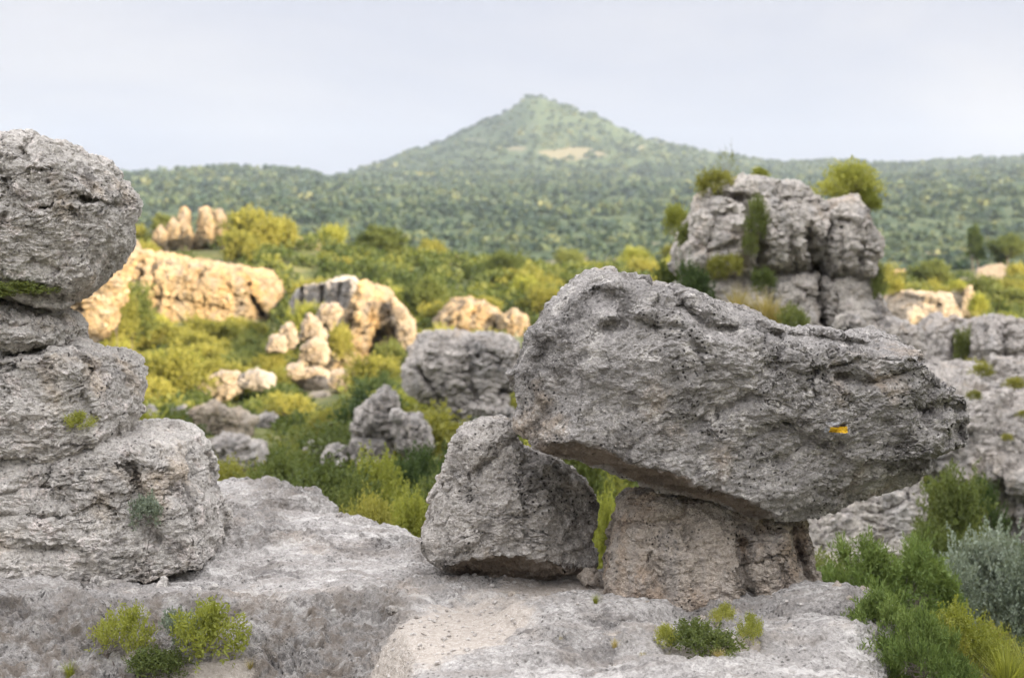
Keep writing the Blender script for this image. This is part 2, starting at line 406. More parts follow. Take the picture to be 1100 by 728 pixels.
ang = np.concatenate([np.linspace(-180, -26, 130)[:-1], np.linspace(-26, 26, 430), np.linspace(26, 180, 150)[1:-1]])
rad = np.exp(np.linspace(math.log(2.2), math.log(3600), 320))
AA, RR = np.meshgrid(np.radians(ang), rad, indexing='ij')
gx, gy = (RR * np.sin(AA)).ravel(), (RR * np.cos(AA)).ravel()
gz = terrain(gx, gy)
na, nr = AA.shape
ii = np.arange(na * nr).reshape(na, nr); jj = np.roll(ii, -1, axis=0)
gF = np.stack([ii[:, :-1], ii[:, 1:], jj[:, 1:], jj[:, :-1]], -1).reshape(-1, 4)[:, ::-1]
gV = np.stack([gx, gy, gz], 1)
gp = proj(np.where(gy[:, None] > 1, gV, np.array([0, 10.0, -500.0])))
dpt = np.where(gy > 1, gy, 0)
def blob(cx, cy, rx, ry, y0, y1):
    return np.exp(-((gp[:, 0] - cx) / rx) ** 2 - ((gp[:, 1] - cy) / ry) ** 2) * (dpt > y0) * (dpt < y1)
bare = np.maximum.reduce([1.2 * blob(615, 165, 42, 7, 2000, 2900), blob(560, 160, 25, 4, 2000, 2900) * .7, blob(690, 158, 20, 4, 2000, 2900) * .7,
                          blob(515, 150, 22, 5, 2000, 2900) * .7, blob(1010, 272, 28, 6, 300, 900), blob(620, 280, 60, 6, 300, 900) * .8, blob(700, 262, 40, 4, 300, 900) * .7,
                          blob(345, 405, 28, 30, 55, 80), blob(1010, 540, 20, 25, 12, 22) * 0.7])
ground = link('ground', mesh_np('ground', gV, gF, [M['ground']], attrs={'bare': bare}))
tag(ground, 'scrub covered ground falling from the ledge to the wooded valley and hills', None, kind='structure')

# ------------------------------------------------------------------ limestone ledge underfoot
LEDGE = [(-9, 12.4), (-2.6, 12.1), (-1.93, 11.85), (-1.48, 11.3), (-1.13, 10.6), (-.65, 10.15), (-.1, 9.6), (.42, 9.0), (1.1, 9.15), (1.75, 8.75),
         (2.05, 8.15), (2.3, 7.75), (2.05, 7.3), (1.85, 6.9), (1.75, 6.3), (1.8, 3), (2.5, -4), (-9, -4)]
def ledge_z(x, y, detail=True):
    q2 = np.stack([x, y], 1)
    ins = np.zeros(len(x), bool)
    n = len(LEDGE)
    for i in range(n):
        x1, y1 = LEDGE[i]; x2, y2 = LEDGE[(i + 1) % n]
        ins ^= ((y1 > y) != (y2 > y)) & (x < (x2 - x1) * (y - y1) / (y2 - y1 + 1e-12) + x1)
    sd = seg_dist(q2, LEDGE + [LEDGE[0]]) * np.where(ins, 1, -1)
    q = np.stack([x, y, 0 * x], 1)
    sd = sd + 0.12 * fbm(q * 1.7 + 4, 4)
    z = 0.05 * fbm(q * 0.8, 4) + 0.02 * perlin(q * 2.6)
    z = z - 0.10 * np.clip((9.0 - y) / 2, 0, 1) * 0
    # rougher front that steps down toward the viewer
    fr = sstep(-0.35, -0.75, x + 0.35 * perlin(q * 1.1 + 9))
    z = z - fr * 0.42 * np.clip(8.15 + 0.18 * perlin(q * 1.6 + 2) - y, 0, 3)
    def bump(cx, cy, rx, ry, hh, rot=0.0):
        c, s = math.cos(rot), math.sin(rot)
        u = ((x - cx) * c + (y - cy) * s) / rx; w = (-(x - cx) * s + (y - cy) * c) / ry
        d = np.sqrt(u * u + w * w) + 0.22 * perlin(q * 3.0 + cx)
        return hh * sstep(1.15, 0.75, d)
    z = z + bump(0.42, 7.72, 0.55, 0.26, 0.085) + bump(1.25, 7.3, 0.7, 0.2, 0.06) + bump(0.1, 7.0, 0.9, 0.24, 0.05, 0.1)
    z = z + bump(1.75, 7.75, 0.35, 0.22, 0.09) + bump(-1.5, 9.9, 0.9, 0.6, 0.07, -0.5) + bump(-1.9, 11.2, 0.9, 0.5, 0.10)
    # flowing rills of the weathered sheet
    qs = q @ np.array([[math.cos(.35), math.sin(.35), 0], [-math.sin(.35), math.cos(.35), 0], [0, 0, 1]]).T
    ril = perlin(qs * np.array([1.1, 6.5, 1]) + 3 + 0.6 * perlin(q * 1.5)[:, None])
    dirt = np.maximum(0, 1 - np.hypot((x + 0.30 - 0.30 * (y - 7.6)) / 0.72, (y - 7.45) / 1.15)) * 1.35
    dirt = np.maximum(dirt, 1.3 * np.maximum(0, 1 - np.hypot((x - 0.35) / 0.75, (y - 8.35) / 0.42)))
    dirt = np.maximum(dirt, 1.1 * np.maximum(0, 1 - np.hypot((x - 1.0) / 0.5, (y - 7.05) / 0.2)))
    for wx, wy, wr in ((-1.52, 7.55, .34), (-2.05, 7.7, .2), (-1.75, 7.4, .26), (0.92, 6.95, .3), (1.08, 7.45, .12), (1.2, 7.1, .14), (0.5, 7.15, .12)):
        dirt = np.maximum(dirt, 1.2 * np.maximum(0, 1 - np.hypot((x - wx) / wr, (y - wy) / (wr * .7))))
    dirt = np.clip(dirt, 0, 1)
    z = z + 0.022 * ril * (1 - dirt)
    z = z - 0.03 * sstep(0.2, 0.8, dirt)
    w1, w2, cid, off = worley(q * np.array([2.2, 3.4, 1]) + 5)
    z = z + (1 - dirt) * 0.035 * (R3[cid, 0] - 0.5) * sstep(0.0, 0.12, w2 - w1)
    # rounded lip and broken drop
    z = z - 0.10 * np.clip(1 - sd / 0.35, 0, 1) ** 2
    z = np.where(sd < 0, z - 5.2 * np.clip(-sd / 0.45, 0, 1) ** 0.8, z)
    return np.maximum(z, -5.0), dirt, np.clip(np.maximum(fr * sstep(8.35, 8.0, y), 0.6 * sstep(0.25, 0.7, perlin(q * 1.3 + 20) + 0.3) * (1 - dirt)), 0, 1)
xs = np.concatenate([np.linspace(-9, -4.2, 40)[:-1], np.linspace(-4.2, 2.9, 560)])
ys = np.concatenate([np.linspace(-4, 6, 60)[:-1], np.linspace(6, 12.9, 520)])
X2, Y2 = np.meshgrid(xs, ys, indexing='ij')
lz, ldirt, lrgh = ledge_z(X2.ravel(), Y2.ravel())
ix = np.arange(X2.size).reshape(X2.shape)
lF = np.stack([ix[:-1, :-1], ix[1:, :-1], ix[1:, 1:], ix[:-1, 1:]], -1).reshape(-1, 4)
ledge = link('rock_ground', mesh_np('rock_ground', np.stack([X2.ravel(), Y2.ravel(), lz], 1), lF, [M['ledge']], attrs={'dirt': ldirt, 'rough': lrgh}))
tag(ledge, 'pale weathered limestone sheet with tan dirt underfoot', None, kind='structure')
def lz1(x, y): return float(ledge_z(np.array([x]), np.array([y]))[0][0])

# ------------------------------------------------------------------ rocks
ROCKS = []      # (polygon, Y) kept clear of bushes in front
def rock(name, label, cat, poly, Y, df, db, mat, n=50, p=3.0, seed=0, rough=1.0, dents=(), cuts=(), planes=(), group=None, lean=0.0, keep=True, center=None, bed=0.0, facet=1.0, parent=None, shrink=0.985):
    V, F = cubesphere(n)
    poly = [tuple(map(float, a)) for a in poly]
    W = np.array([P(a, b, Y) for a, b in poly])[:, [0, 2]]
    if center is None:
        xA, zA = W[:, 0], W[:, 1]; xB, zB = np.roll(xA, -1), np.roll(zA, -1)
        cr = xA * zB - xB * zA; ar = cr.sum() / 2
        cx, cz = ((xA + xB) * cr).sum() / (6 * ar), ((zA + zB) * cr).sum() / (6 * ar)
    else:
        c0 = P(center[0], center[1], Y); cx, cz = c0[0], c0[2]
    xA, zA = W[:, 0], W[:, 1]; ar = abs((xA * np.roll(zA, -1) - np.roll(xA, -1) * zA).sum() / 2)
    size = math.sqrt(ar)
    th = np.linspace(-math.pi, math.pi, 721); R = np.zeros(721)
    for a, b in zip(W, np.roll(W, -1, axis=0)):
        a = a - (cx, cz); b = b - (cx, cz); e = b - a
        dx, dz = np.cos(th), np.sin(th)
        den = dx * e[1] - dz * e[0]; den = np.where(np.abs(den) < 1e-9, 1e-9, den)
        r = (a[0] * e[1] - a[1] * e[0]) / den; u = (a[0] * dz - a[1] * dx) / den
        R = np.maximum(R, np.where((u >= -1e-6) & (u <= 1 + 1e-6) & (r > 0), r, 0))
    k = np.ones(5) / 5; R = np.convolve(np.concatenate([R[-7:-1], R, R[1:7]]), k, 'same')[6:-6]
    rho = np.hypot(V[:, 0], V[:, 2]) + 1e-9; ay = np.abs(V[:, 1])
    tt = (rho ** p + ay ** p) ** (-1.0 / p)
    Rt = np.interp(np.arctan2(V[:, 2], V[:, 0]), th, R)
    rr = rho * tt * Rt
    L = np.stack([rr * V[:, 0] / rho, V[:, 1] * tt * np.where(V[:, 1] < 0, df, db), rr * V[:, 2] / rho], 1)
    L[:, 1] += lean * L[:, 2]
    L[:, [0, 2]] *= shrink
    c = np.array([cx, Y, cz])
    so = np.array([seed * 3.71, seed * 1.93, seed * 5.17])
    q = (L / size + so).astype(f32)
    # random broken planes
    rs = np.random.RandomState(seed + 11)
    for _ in range(int(5 * facet)):
        nv = rs.normal(size=3); nv[1] *= 1.5; nv /= np.linalg.norm(nv)
        dmax = (L @ nv).max(); ex = np.maximum(0, L @ nv - dmax * rs.uniform(0.82, 0.93))
        L = L - 0.8 * ex[:, None] * nv
    for (a_, b_, Yp), nv in planes:
        nv = np.array(nv, float); nv /= np.linalg.norm(nv)
        ex = np.maximum(0, (L - (P(a_, b_, Yp) - c)) @ nv); L = L - 0.93 * ex[:, None] * nv
    N = vnormals(L, F)
    d = 0.045 * fbm(q * 1.9, 3)
    if facet:
        w1, w2, cid, off = worley(q * 2.6 + 0.25 * perlin(q * 4)[:, None])
        g = G3[(cid * 7 + 3) & 255]
        d = d + facet * (0.095 * (off * g).sum(1) / 1.3 + 0.03 * (R3[cid, 1] - 0.5)) * sstep(0.0, 0.10, w2 - w1) - 0.012 * facet * (1 - sstep(0.0, 0.07, w2 - w1))
        w1, w2, cid, off = worley(q * np.array([5.0, 5.0, 7.5], f32) + 0.3 * perlin(q * 9)[:, None] + 31)
        g = G3[(cid * 5 + 1) & 255]
        d = d + facet * (0.034 * (off * g).sum(1) / 2.2 + 0.008 * (R3[cid, 0] - 0.5)) * sstep(0.0, 0.12, w2 - w1)
    d = d + 0.013 * fbm(q * 7.5, 4, 0.55)
    if bed:
        bz = perlin(np.stack([q[:, 0] * 0.5, q[:, 1] * 0.5, q[:, 2] * 7.0 + 0.5 * perlin(q * 2.2)], 1)) + 0.5 * perlin(np.stack([q[:, 0], q[:, 1], q[:, 2] * 16.0], 1))
        d = d - bed * (1 - sstep(0.0, 0.16, np.abs(bz))) + 0.6 * bed * bz
    L = L + N * (d * size * rough)[:, None]
    for dn in dents:
        line, wd, dep = dn[:3]
        pq = proj(L + c) + 1.2 * wd * 0.4 * np.stack([perlin(q * 9), perlin(q * 9 + 50)], 1)
        if len(line) == 1: line = [line[0], (line[0][0] + .01, line[0][1])]
        dist = seg_dist(pq, line)
        wgt = np.exp(-(dist / wd) ** 2) * sstep(0.25, -0.25, N[:, 1])
        L[:, 1] += dep * wgt
    under = np.zeros(len(L), f32)  # mask for the shade painted on cut undersides
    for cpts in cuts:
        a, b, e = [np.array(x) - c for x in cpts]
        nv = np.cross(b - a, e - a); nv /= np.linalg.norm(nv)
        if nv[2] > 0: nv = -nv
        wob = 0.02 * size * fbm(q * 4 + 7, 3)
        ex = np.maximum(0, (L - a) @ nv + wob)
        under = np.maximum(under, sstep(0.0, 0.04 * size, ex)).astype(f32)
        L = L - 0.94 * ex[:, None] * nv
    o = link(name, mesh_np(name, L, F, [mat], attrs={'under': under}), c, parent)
    if label: tag(o, label, cat, group)
    if keep: ROCKS.append((poly, Y))
    return o

NEAR, LEFTM = M['near'], M['left']
# the balanced rock
M['cap'] = None
capY = 8.15
cap_poly = [(551, 462), (554, 435), (560, 400), (568, 372), (578, 350), (590, 334), (605, 318), (622, 305), (640, 298), (660, 294), (685, 299), (703, 306), (722, 305), (745, 317), (772, 329), (800, 341), (828, 355), (850, 361), (885, 360), (930, 362), (965, 364), (986, 369), (988, 385), (1005, 403), (1024, 418), (1042, 426), (1066, 438), (1068, 450), (1054, 462), (1042, 478), (1024, 492), (998, 505), (965, 521), (930, 536), (890, 549), (850, 556), (800, 553), (740, 540), (690, 522), (640, 503), (600, 484), (565, 470)]
cap_c = P(800, 430, capY)
u_px = capY * 0.955 / FP
mp = P(897.5, 460, 7.72)
M['cap'] = rock_mat('blazed_grey_limestone', 1.0, (0.34, 0.318, 0.295), WARM, PALE, DARK, 0.8, 0.42, 0.62,
                    strata=(0.1, -0.42, 0.2), mark=(float(mp[0] - cap_c[0]), float(mp[2] - cap_c[2]), 7.72 / FP))
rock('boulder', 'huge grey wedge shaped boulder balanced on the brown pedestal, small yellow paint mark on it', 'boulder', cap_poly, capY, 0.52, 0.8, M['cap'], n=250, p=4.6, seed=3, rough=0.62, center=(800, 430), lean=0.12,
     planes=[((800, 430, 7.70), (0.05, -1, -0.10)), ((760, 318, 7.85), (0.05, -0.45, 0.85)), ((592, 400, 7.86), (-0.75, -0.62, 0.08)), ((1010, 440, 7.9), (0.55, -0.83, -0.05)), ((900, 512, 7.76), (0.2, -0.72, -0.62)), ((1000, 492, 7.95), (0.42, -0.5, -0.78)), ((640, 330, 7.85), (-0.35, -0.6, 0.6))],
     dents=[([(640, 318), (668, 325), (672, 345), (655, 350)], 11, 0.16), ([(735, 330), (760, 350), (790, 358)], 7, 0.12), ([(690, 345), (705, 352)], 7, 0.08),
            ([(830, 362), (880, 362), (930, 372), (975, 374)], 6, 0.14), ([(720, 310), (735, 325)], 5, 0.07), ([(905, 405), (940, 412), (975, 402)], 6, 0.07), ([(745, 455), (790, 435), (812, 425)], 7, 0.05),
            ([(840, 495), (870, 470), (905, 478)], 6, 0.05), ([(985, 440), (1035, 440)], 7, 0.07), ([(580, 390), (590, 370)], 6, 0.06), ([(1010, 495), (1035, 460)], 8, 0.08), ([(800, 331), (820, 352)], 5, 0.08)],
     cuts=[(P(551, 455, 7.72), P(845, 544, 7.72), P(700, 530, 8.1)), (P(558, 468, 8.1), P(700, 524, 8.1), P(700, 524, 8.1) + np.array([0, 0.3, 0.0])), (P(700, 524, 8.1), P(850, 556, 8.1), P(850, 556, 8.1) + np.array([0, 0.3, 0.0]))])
# its pedestal
ped_poly = [(700, 527), (676, 534), (664, 544), (663, 555), (668, 564), (658, 582), (651, 610), (650, 635), (690, 655), (720, 662), (802, 672), (840, 676), (880, 672), (900, 664), (892, 642), (882, 622), (872, 594), (866, 566), (864, 552), (850, 545), (780, 535)]
rock('rock_pedestal', 'brown grooved rock pedestal flaring at its foot under the huge balanced boulder', 'rock', ped_poly, 8.35, 0.42, 0.5, M['ped'], n=190, p=3.4, seed=8, rough=0.5, lean=0.22, planes=[((760, 600, 7.95), (0.0, -1, 0.25)), ((868, 610, 8.1), (0.75, -0.65, 0.25)), ((668, 600, 8.1), (-0.75, -0.65, 0.2))],
     dents=[([(800, 585), (803, 620), (806, 645), (812, 660)], 7, 0.11), ([(804, 645), (808, 655)], 7, 0.16), ([(858, 570), (862, 600), (870, 625)], 6, 0.14), ([(668, 562), (700, 563), (730, 560)], 4, 0.07),
            ([(735, 545), (742, 590)], 4, 0.04), ([(700, 600), (720, 640)], 8, 0.05), ([(815, 570), (850, 572)], 4, 0.05), ([(840, 610), (850, 650)], 5, 0.05)])
bp = [(487, 471), (498, 456), (519, 448), (546, 449), (553, 464), (564, 480), (597, 489), (615, 509), (639, 530), (643, 552), (638, 581), (645, 602), (618, 617), (581, 624), (538, 632), (506, 624), (479, 611), (456, 592), (451, 577), (460, 548), (473, 506)]
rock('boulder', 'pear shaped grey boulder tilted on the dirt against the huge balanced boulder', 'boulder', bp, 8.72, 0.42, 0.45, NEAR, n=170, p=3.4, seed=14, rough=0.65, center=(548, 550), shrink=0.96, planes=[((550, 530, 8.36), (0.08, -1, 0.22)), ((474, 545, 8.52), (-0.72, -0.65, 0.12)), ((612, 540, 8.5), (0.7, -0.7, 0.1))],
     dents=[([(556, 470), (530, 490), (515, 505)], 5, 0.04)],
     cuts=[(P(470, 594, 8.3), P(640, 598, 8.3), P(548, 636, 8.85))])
rock('stone', 'small dark stone wedged between the tilted pear boulder and the brown pedestal', 'stone', [(622, 618), (632, 611), (648, 618), (668, 628), (668, 637), (650, 639), (630, 632)], 8.45, 0.1, 0.12, M['ped'], n=50, p=2.4, seed=21)
# the stack of rocks beside the ledge
rock('boulder', 'big pitted grey boulder with a dark slot, topmost of the stack at the ledge edge', 'boulder', [(-150, 165), (-60, 148), (0, 146), (40, 147), (85, 154), (120, 165), (139, 184), (147, 205), (145, 226), (138, 250), (139, 262), (126, 287), (108, 309), (90, 326), (80, 334), (55, 331), (20, 322), (0, 318), (-60, 318), (-150, 300)], 9.35, 0.6, 0.7, LEFTM, n=170, p=4.0, seed=31, bed=0.008, rough=0.55, center=(20, 240), shrink=0.93, planes=[((40, 240, 8.86), (0.1, -1, -0.12)), ((128, 215, 9.0), (0.75, -0.65, -0.05)), ((70, 300, 8.95), (0.3, -0.75, -0.55)), ((60, 158, 9.0), (0.1, -0.6, 0.75))],
     dents=[([(88, 213), (105, 216), (132, 221)], 3.5, 0.16), ([(40, 222), (55, 219)], 3, 0.06), ([(105, 225), (118, 219)], 3, 0.08), ([(20, 160), (28, 172)], 4, 0.06), ([(-20, 300), (20, 312), (60, 318)], 8, 0.15), ([(30, 280), (60, 288)], 6, 0.06), ([(75, 185), (90, 195)], 5, 0.05)])
rock('rock_slab', 'thin dark edged rock slab pinched beneath the topmost boulder of the ledge stack', 'rock', [(-120, 318), (0, 320), (40, 328), (72, 340), (84, 352), (80, 366), (55, 373), (20, 377), (-120, 380)], 9.3, 0.55, 0.6, LEFTM, n=110, p=4.5, seed=33, bed=0.022, shrink=0.94, center=(-10, 350), rough=0.5, dents=[([(0, 348), (60, 356)], 4, 0.06)])
rock('boulder', 'blocky pale boulder below the thin slab in the ledge stack', 'boulder', [(-120, 366), (0, 370), (60, 368), (100, 368), (125, 376), (145, 388), (151, 400), (152, 428), (150, 450), (140, 475), (90, 492), (60, 492), (0, 490), (-120, 490)], 9.25, 0.62, 0.6, LEFTM, n=140, p=5.0, seed=36, bed=0.022, shrink=0.94, center=(10, 430), rough=0.5, planes=[((60, 420, 8.72), (0.05, -1, 0.05)), ((135, 425, 8.85), (0.75, -0.65, 0.05))], dents=[([(95, 400), (85, 430), (100, 455)], 7, 0.09), ([(125, 430), (145, 420)], 4, 0.06), ([(105, 395), (140, 398)], 3, 0.04)])
rock('boulder', 'broad sloping pale boulder at the bottom of the ledge stack', 'boulder', [(-220, 478), (0, 472), (70, 474), (130, 466), (172, 466), (199, 473), (207, 486), (213, 512), (226, 545), (240, 575), (242, 600), (180, 612), (140, 618), (60, 626), (0, 630), (-220, 634)], 9.15, 0.6, 0.9, LEFTM, n=180, p=4.6, seed=41, bed=0.022, rough=0.5, center=(60, 545), lean=0.25, shrink=0.955, planes=[((80, 486, 8.64), (0.12, -0.42, 0.9)), ((80, 560, 8.62), (0.1, -1, 0.22)), ((205, 540, 8.75), (0.7, -0.65, 0.3))],
     dents=[([(138, 505), (150, 540), (165, 580)], 9, 0.12), ([(30, 520), (75, 540)], 10, 0.06), ([(0, 590), (60, 592)], 6, 0.06), ([(60, 555), (90, 570)], 6, 0.05)])
for k, (a, b, r) in enumerate([(247, 567, 6), (727, 707, 5), (420, 655, 4), (556, 692, 3.5), (705, 714, 5), (485, 640, 3.5)]):
    lb = ['small grey stone beside the foot of the broad sloping boulder', 'dark round pebble tucked under the weeds in front of the pedestal', 'small angular stone lying at the edge of the dirt patch',
          'tiny stone on the dirt below the pear shaped boulder', 'pale pebble lying beside the foreground weeds', 'small stone near the shaded toe of the pear boulder'][k]
    Y = 2.0 * FP / (b + r - HORIZON)
    Y = min(Y, 9.0); c = P(a, b, Y); z = lz1(c[0], Y)
    for _ in range(6):
        Y = (2.0 - z) * FP / (b + r - HORIZON); c = P(a, b, Y); z = lz1(c[0], Y)
    rock('stone', lb, 'stone', [(a - r * 1.3, b + r * .5), (a - r, b - r * .4), (a, b - r), (a + r, b - r * .6), (a + r * 1.4, b + r * .4), (a, b + r)], Y, r * Y / FP, r * Y / FP, M['near'] if k != 4 else M['ledge'], n=14, p=2.4, seed=50 + k, keep=False)

rs = np.random.RandomState(4)
def loose(n, x0, x1, yfun, smin, smax, label, group, mat):
    for k in range(n):
        x = rs.uniform(x0, x1); y = yfun(x) - abs(rs.normal()) * 0.10; r = rs.uniform(smin, smax)
        V, F = cubesphere(12)
        q = V * rs.uniform(0.6, 1.1, 3) * r
        for _ in range(6):
            nv = unit3(rs.normal(size=3)); ex = np.maximum(0, q @ nv - 0.62 * r); q = q - 0.9 * ex[:, None] * nv
        q = q + V * (0.12 * r * fbm(V * 2 + k * 3.1, 3))[:, None]
        o = link('stone', mesh_np('stone', q, F, [mat]), (x, y, lz1(x, y) + 0.2 * r)); o.rotation_euler = (0, 0, rs.uniform(0, 6))
        tag(o, label, 'stone', group)
def unit3(a): return a / np.linalg.norm(a)
loose(12, -3.3, -1.75, lambda x: 8.62 - 0.12 * (x + 2.4), 0.012, 0.045, 'loose broken stone lying along the foot of the ledge stack', 'loose stones below the ledge stack', M['left'])
loose(12, -0.1, 2.0, lambda x: 7.75 + 0.45 * (x < 0.4), 0.01, 0.035, 'loose stone chip lying at the foot of the brown pedestal', 'stone chips around the pedestal', M['ped'])
MID, BLUE, OCH, OCS = M['mid'], M['blue'], M['ochre'], M['ochre_small']
# castle-like tower
TY = 28.0
rock('rock_tower', 'tall grey craggy rock tower crowned with shrubs, behind the balanced boulder', 'rock', [(722, 287), (727, 268), (738, 248), (751, 222), (760, 208), (772, 199), (793, 192), (820, 190), (845, 193), (866, 204), (881, 220), (886, 240), (884, 290), (870, 296), (840, 292), (815, 296), (790, 300), (757, 304), (735, 300)], TY, 1.5, 2.2, MID, n=120, p=3.2, seed=61, bed=0.02, rough=0.75, center=(810, 250),
     dents=[([(815, 290), (822, 265), (806, 235), (800, 215)], 6, 0.5), ([(745, 216), (775, 209), (815, 213)], 3, 0.22), ([(768, 232), (800, 229)], 3, 0.2), ([(853, 240), (851, 262), (856, 285)], 3, 0.25), ([(745, 255), (765, 270), (790, 262)], 3, 0.15), ([(870, 250), (880, 290)], 7, 0.6), ([(830, 290), (875, 296)], 3, 0.3), ([(765, 245), (760, 290)], 3, 0.15)])
rock('boulder', 'dark jointed block supporting the craggy rock tower', 'boulder', [(726, 302), (790, 300), (815, 296), (850, 294), (880, 296), (894, 305), (894, 350), (895, 420), (735, 420), (722, 340)], TY - 0.2, 1.4, 2.0, MID, n=90, p=3.4, seed=63, bed=0.02, rough=0.8, dents=[([(884, 300), (886, 350)], 5, 0.6), ([(828, 300), (826, 345)], 3, 0.25), ([(852, 305), (870, 318)], 3, 0.15)])
rock('rock_pillar', 'upright head shaped pillar leaning on the craggy rock tower', 'rock', [(886, 226), (892, 217), (905, 212), (918, 213), (927, 222), (934, 246), (944, 261), (941, 274), (934, 284), (935, 301), (913, 300), (888, 295), (883, 256)], TY - 0.7, 0.9, 1.2, MID, n=90, p=2.7, seed=66, rough=0.65, dents=[([(902, 236), (918, 238)], 3, 0.14), ([(905, 245), (908, 290)], 2.5, 0.1), ([(930, 262), (925, 285)], 3, 0.15)])
rock('boulder', 'squared grey block beneath the head shaped pillar', 'boulder', [(892, 300), (913, 299), (935, 302), (944, 320), (952, 340), (958, 420), (892, 420), (890, 340)], TY - 0.7, 0.9, 1.2, MID, n=70, p=3.2, seed=67, bed=0.02, rough=0.8)
rock('boulder', 'small rounded boulder resting at the foot of the head shaped pillar block', 'boulder', [(899, 345), (904, 338), (918, 338), (928, 346), (930, 360), (898, 360)], TY - 2.0, 0.35, 0.4, MID, n=36, p=2.5, seed=68)
rock('boulder', 'low grey boulder between the tower blocks and the ochre outcrop', 'boulder', [(930, 350), (945, 338), (962, 340), (985, 352), (990, 380), (930, 385)], TY - 1.2, 0.6, 0.8, MID, n=36, p=2.6, seed=69)
# right hand rocks
rock('boulder', 'flat faced pale block standing under the overhanging end of the balanced boulder', 'boulder', [(850, 470), (985, 470), (987, 525), (984, 565), (976, 607), (920, 625), (850, 625)], 19.0, 0.9, 1.3, MID, n=90, p=4.5, seed=71, rough=0.3, facet=0.3, lean=0.4)
rock('cliff', 'steep grey cliff slope spotted with yellow tufts behind the balanced boulder end', 'cliff', [(985, 420), (1010, 408), (1040, 400), (1100, 402), (1300, 380), (1420, 600), (1100, 615), (1080, 590), (1062, 560), (1040, 525), (1005, 500), (970, 480)], 24.0, 2.4, 3.5, BLUE, n=130, p=2.6, seed=73, bed=0.02, rough=0.8, center=(1130, 500), lean=0.5)
rock('rock_outcrop', 'grey and ochre outcrop rising just beyond the head shaped pillar', 'rock', [(935, 345), (948, 322), (965, 312), (992, 312), (1018, 318), (1028, 340), (1030, 365), (1010, 385), (960, 400), (935, 395)], 52.0, 2.0, 2.5, OCS, n=80, p=2.8, seed=75, rough=0.9)
rock('rock_outcrop', 'brownish grey cleft outcrop between the ochre outcrop and the ribbed grey dome', 'rock', [(985, 380), (1000, 352), (1022, 340), (1045, 345), (1055, 370), (1055, 420), (985, 425)], 32.0, 1.4, 2.0, BLUE, n=70, p=2.8, seed=76, rough=0.9, dents=[([(1030, 350), (1026, 390)], 5, 0.5)])
rock('rock_outcrop', 'ribbed grey dome of rock above the cliff slope', 'rock', [(1040, 400), (1043, 362), (1058, 346), (1080, 342), (1105, 345), (1160, 360), (1180, 420), (1040, 425)], 30.0, 1.6, 2.0, BLUE, n=80, p=2.8, seed=77, rough=0.8, dents=[([(1062, 350), (1058, 395)], 3, 0.25), ([(1080, 350), (1082, 400)], 3, 0.25)])
rock('rock_pinnacle', 'stubby ochre rock stump topped by a yellow bush near the ruin', 'rock', [(1021, 340), (1022, 318), (1030, 308), (1040, 308), (1047, 322), (1045, 345)], 66.0, 1.0, 1.0, OCS, n=36, p=2.8, seed=78, rough=0.8)
# middle distance
rock('cliff', 'smooth sunlit ochre cliff glimpsed behind the topmost boulder of the ledge stack', 'cliff', [(20, 300), (100, 290), (141, 262), (134, 285), (126, 315), (116, 352), (108, 366), (60, 375), (20, 370)], 40.0, 0.8, 1.5, OCH, n=60, p=4.0, seed=81, rough=0.4, facet=0.4, center=(80, 325))
rock('cliff', 'long ochre cliff with a dark cave mouth below the rock pinnacles', 'cliff', [(110, 350), (120, 305), (132, 282), (150, 274), (175, 276), (200, 274), (225, 281), (245, 280), (275, 290), (292, 300), (301, 318), (300, 335), (290, 350), (270, 365), (180, 368), (100, 365)], 100.0, 5.0, 9.0, OCH, n=130, p=3.2, seed=84, bed=0.02, rough=0.5,
     dents=[([(270, 318), (273, 328), (280, 340)], 3.2, 5.0), ([(170, 318), (200, 322), (240, 330)], 3, 0.8), ([(165, 280), (165, 310)], 2, 0.7), ([(152, 280), (148, 310)], 2.5, 0.8), ([(212, 300), (218, 290)], 4, 0.8), ([(290, 335), (300, 330)], 3, 1.0), ([(265, 300), (271, 315)], 2, .8)])
for k, (pl, lb) in enumerate([
    ([(163, 268), (166, 250), (174, 243), (180, 250), (181, 270)], 'short stubby pinnacle, lowest of the ochre spires on the hill crest'),
    ([(178, 262), (180, 242), (186, 235), (194, 240), (195, 258), (188, 268)], 'rounded pinnacle beside the slender spindle on the hill crest'),
    ([(190, 275), (192, 248), (193, 232), (193, 226), (198, 222), (203, 227), (203, 240), (206, 252), (204, 275)], 'slender spindle topped ochre spire on the hill crest'),
    ([(213, 262), (214, 235), (215, 224), (221, 221), (228, 224), (230, 240), (229, 262)], 'thick upright spire, wider of the two twin columns on the hill crest'),
    ([(230, 260), (231, 235), (234, 224), (238, 223), (242, 232), (244, 250), (243, 262)], 'narrow spire paired with the thicker column on the hill crest'),
    ([(205, 275), (208, 252), (213, 246), (220, 252), (238, 256), (246, 262), (244, 278)], 'low broken rock at the feet of the twin columns')]):
    rock('rock_pinnacle', lb, 'rock pinnacle', pl, 130.0 + k * 0.6, 1.0, 1.2, OCH, n=36, p=2.6, seed=90 + k, rough=0.7)
for k, (pl, lb) in enumerate([
    ([(302, 276), (304, 258), (314, 252), (324, 258), (327, 278)], 'ochre knob of rock just past the big crest tree'),
    ([(324, 278), (330, 262), (340, 260), (346, 270), (348, 282)], 'smaller ochre knob down the crest from the tree'),
    ([(432, 305), (434, 284), (448, 277), (462, 284), (466, 305)], 'low ochre outcrop beyond the round crest tree'),
    ([(478, 305), (481, 283), (490, 275), (500, 280), (507, 296), (506, 308)], 'pointed ochre outcrop at the end of the hill crest')]):
    rock('rock_outcrop', lb, 'rock', pl, 138.0, 1.5, 2.0, OCH, n=36, p=2.6, seed=100 + k, rough=0.8)
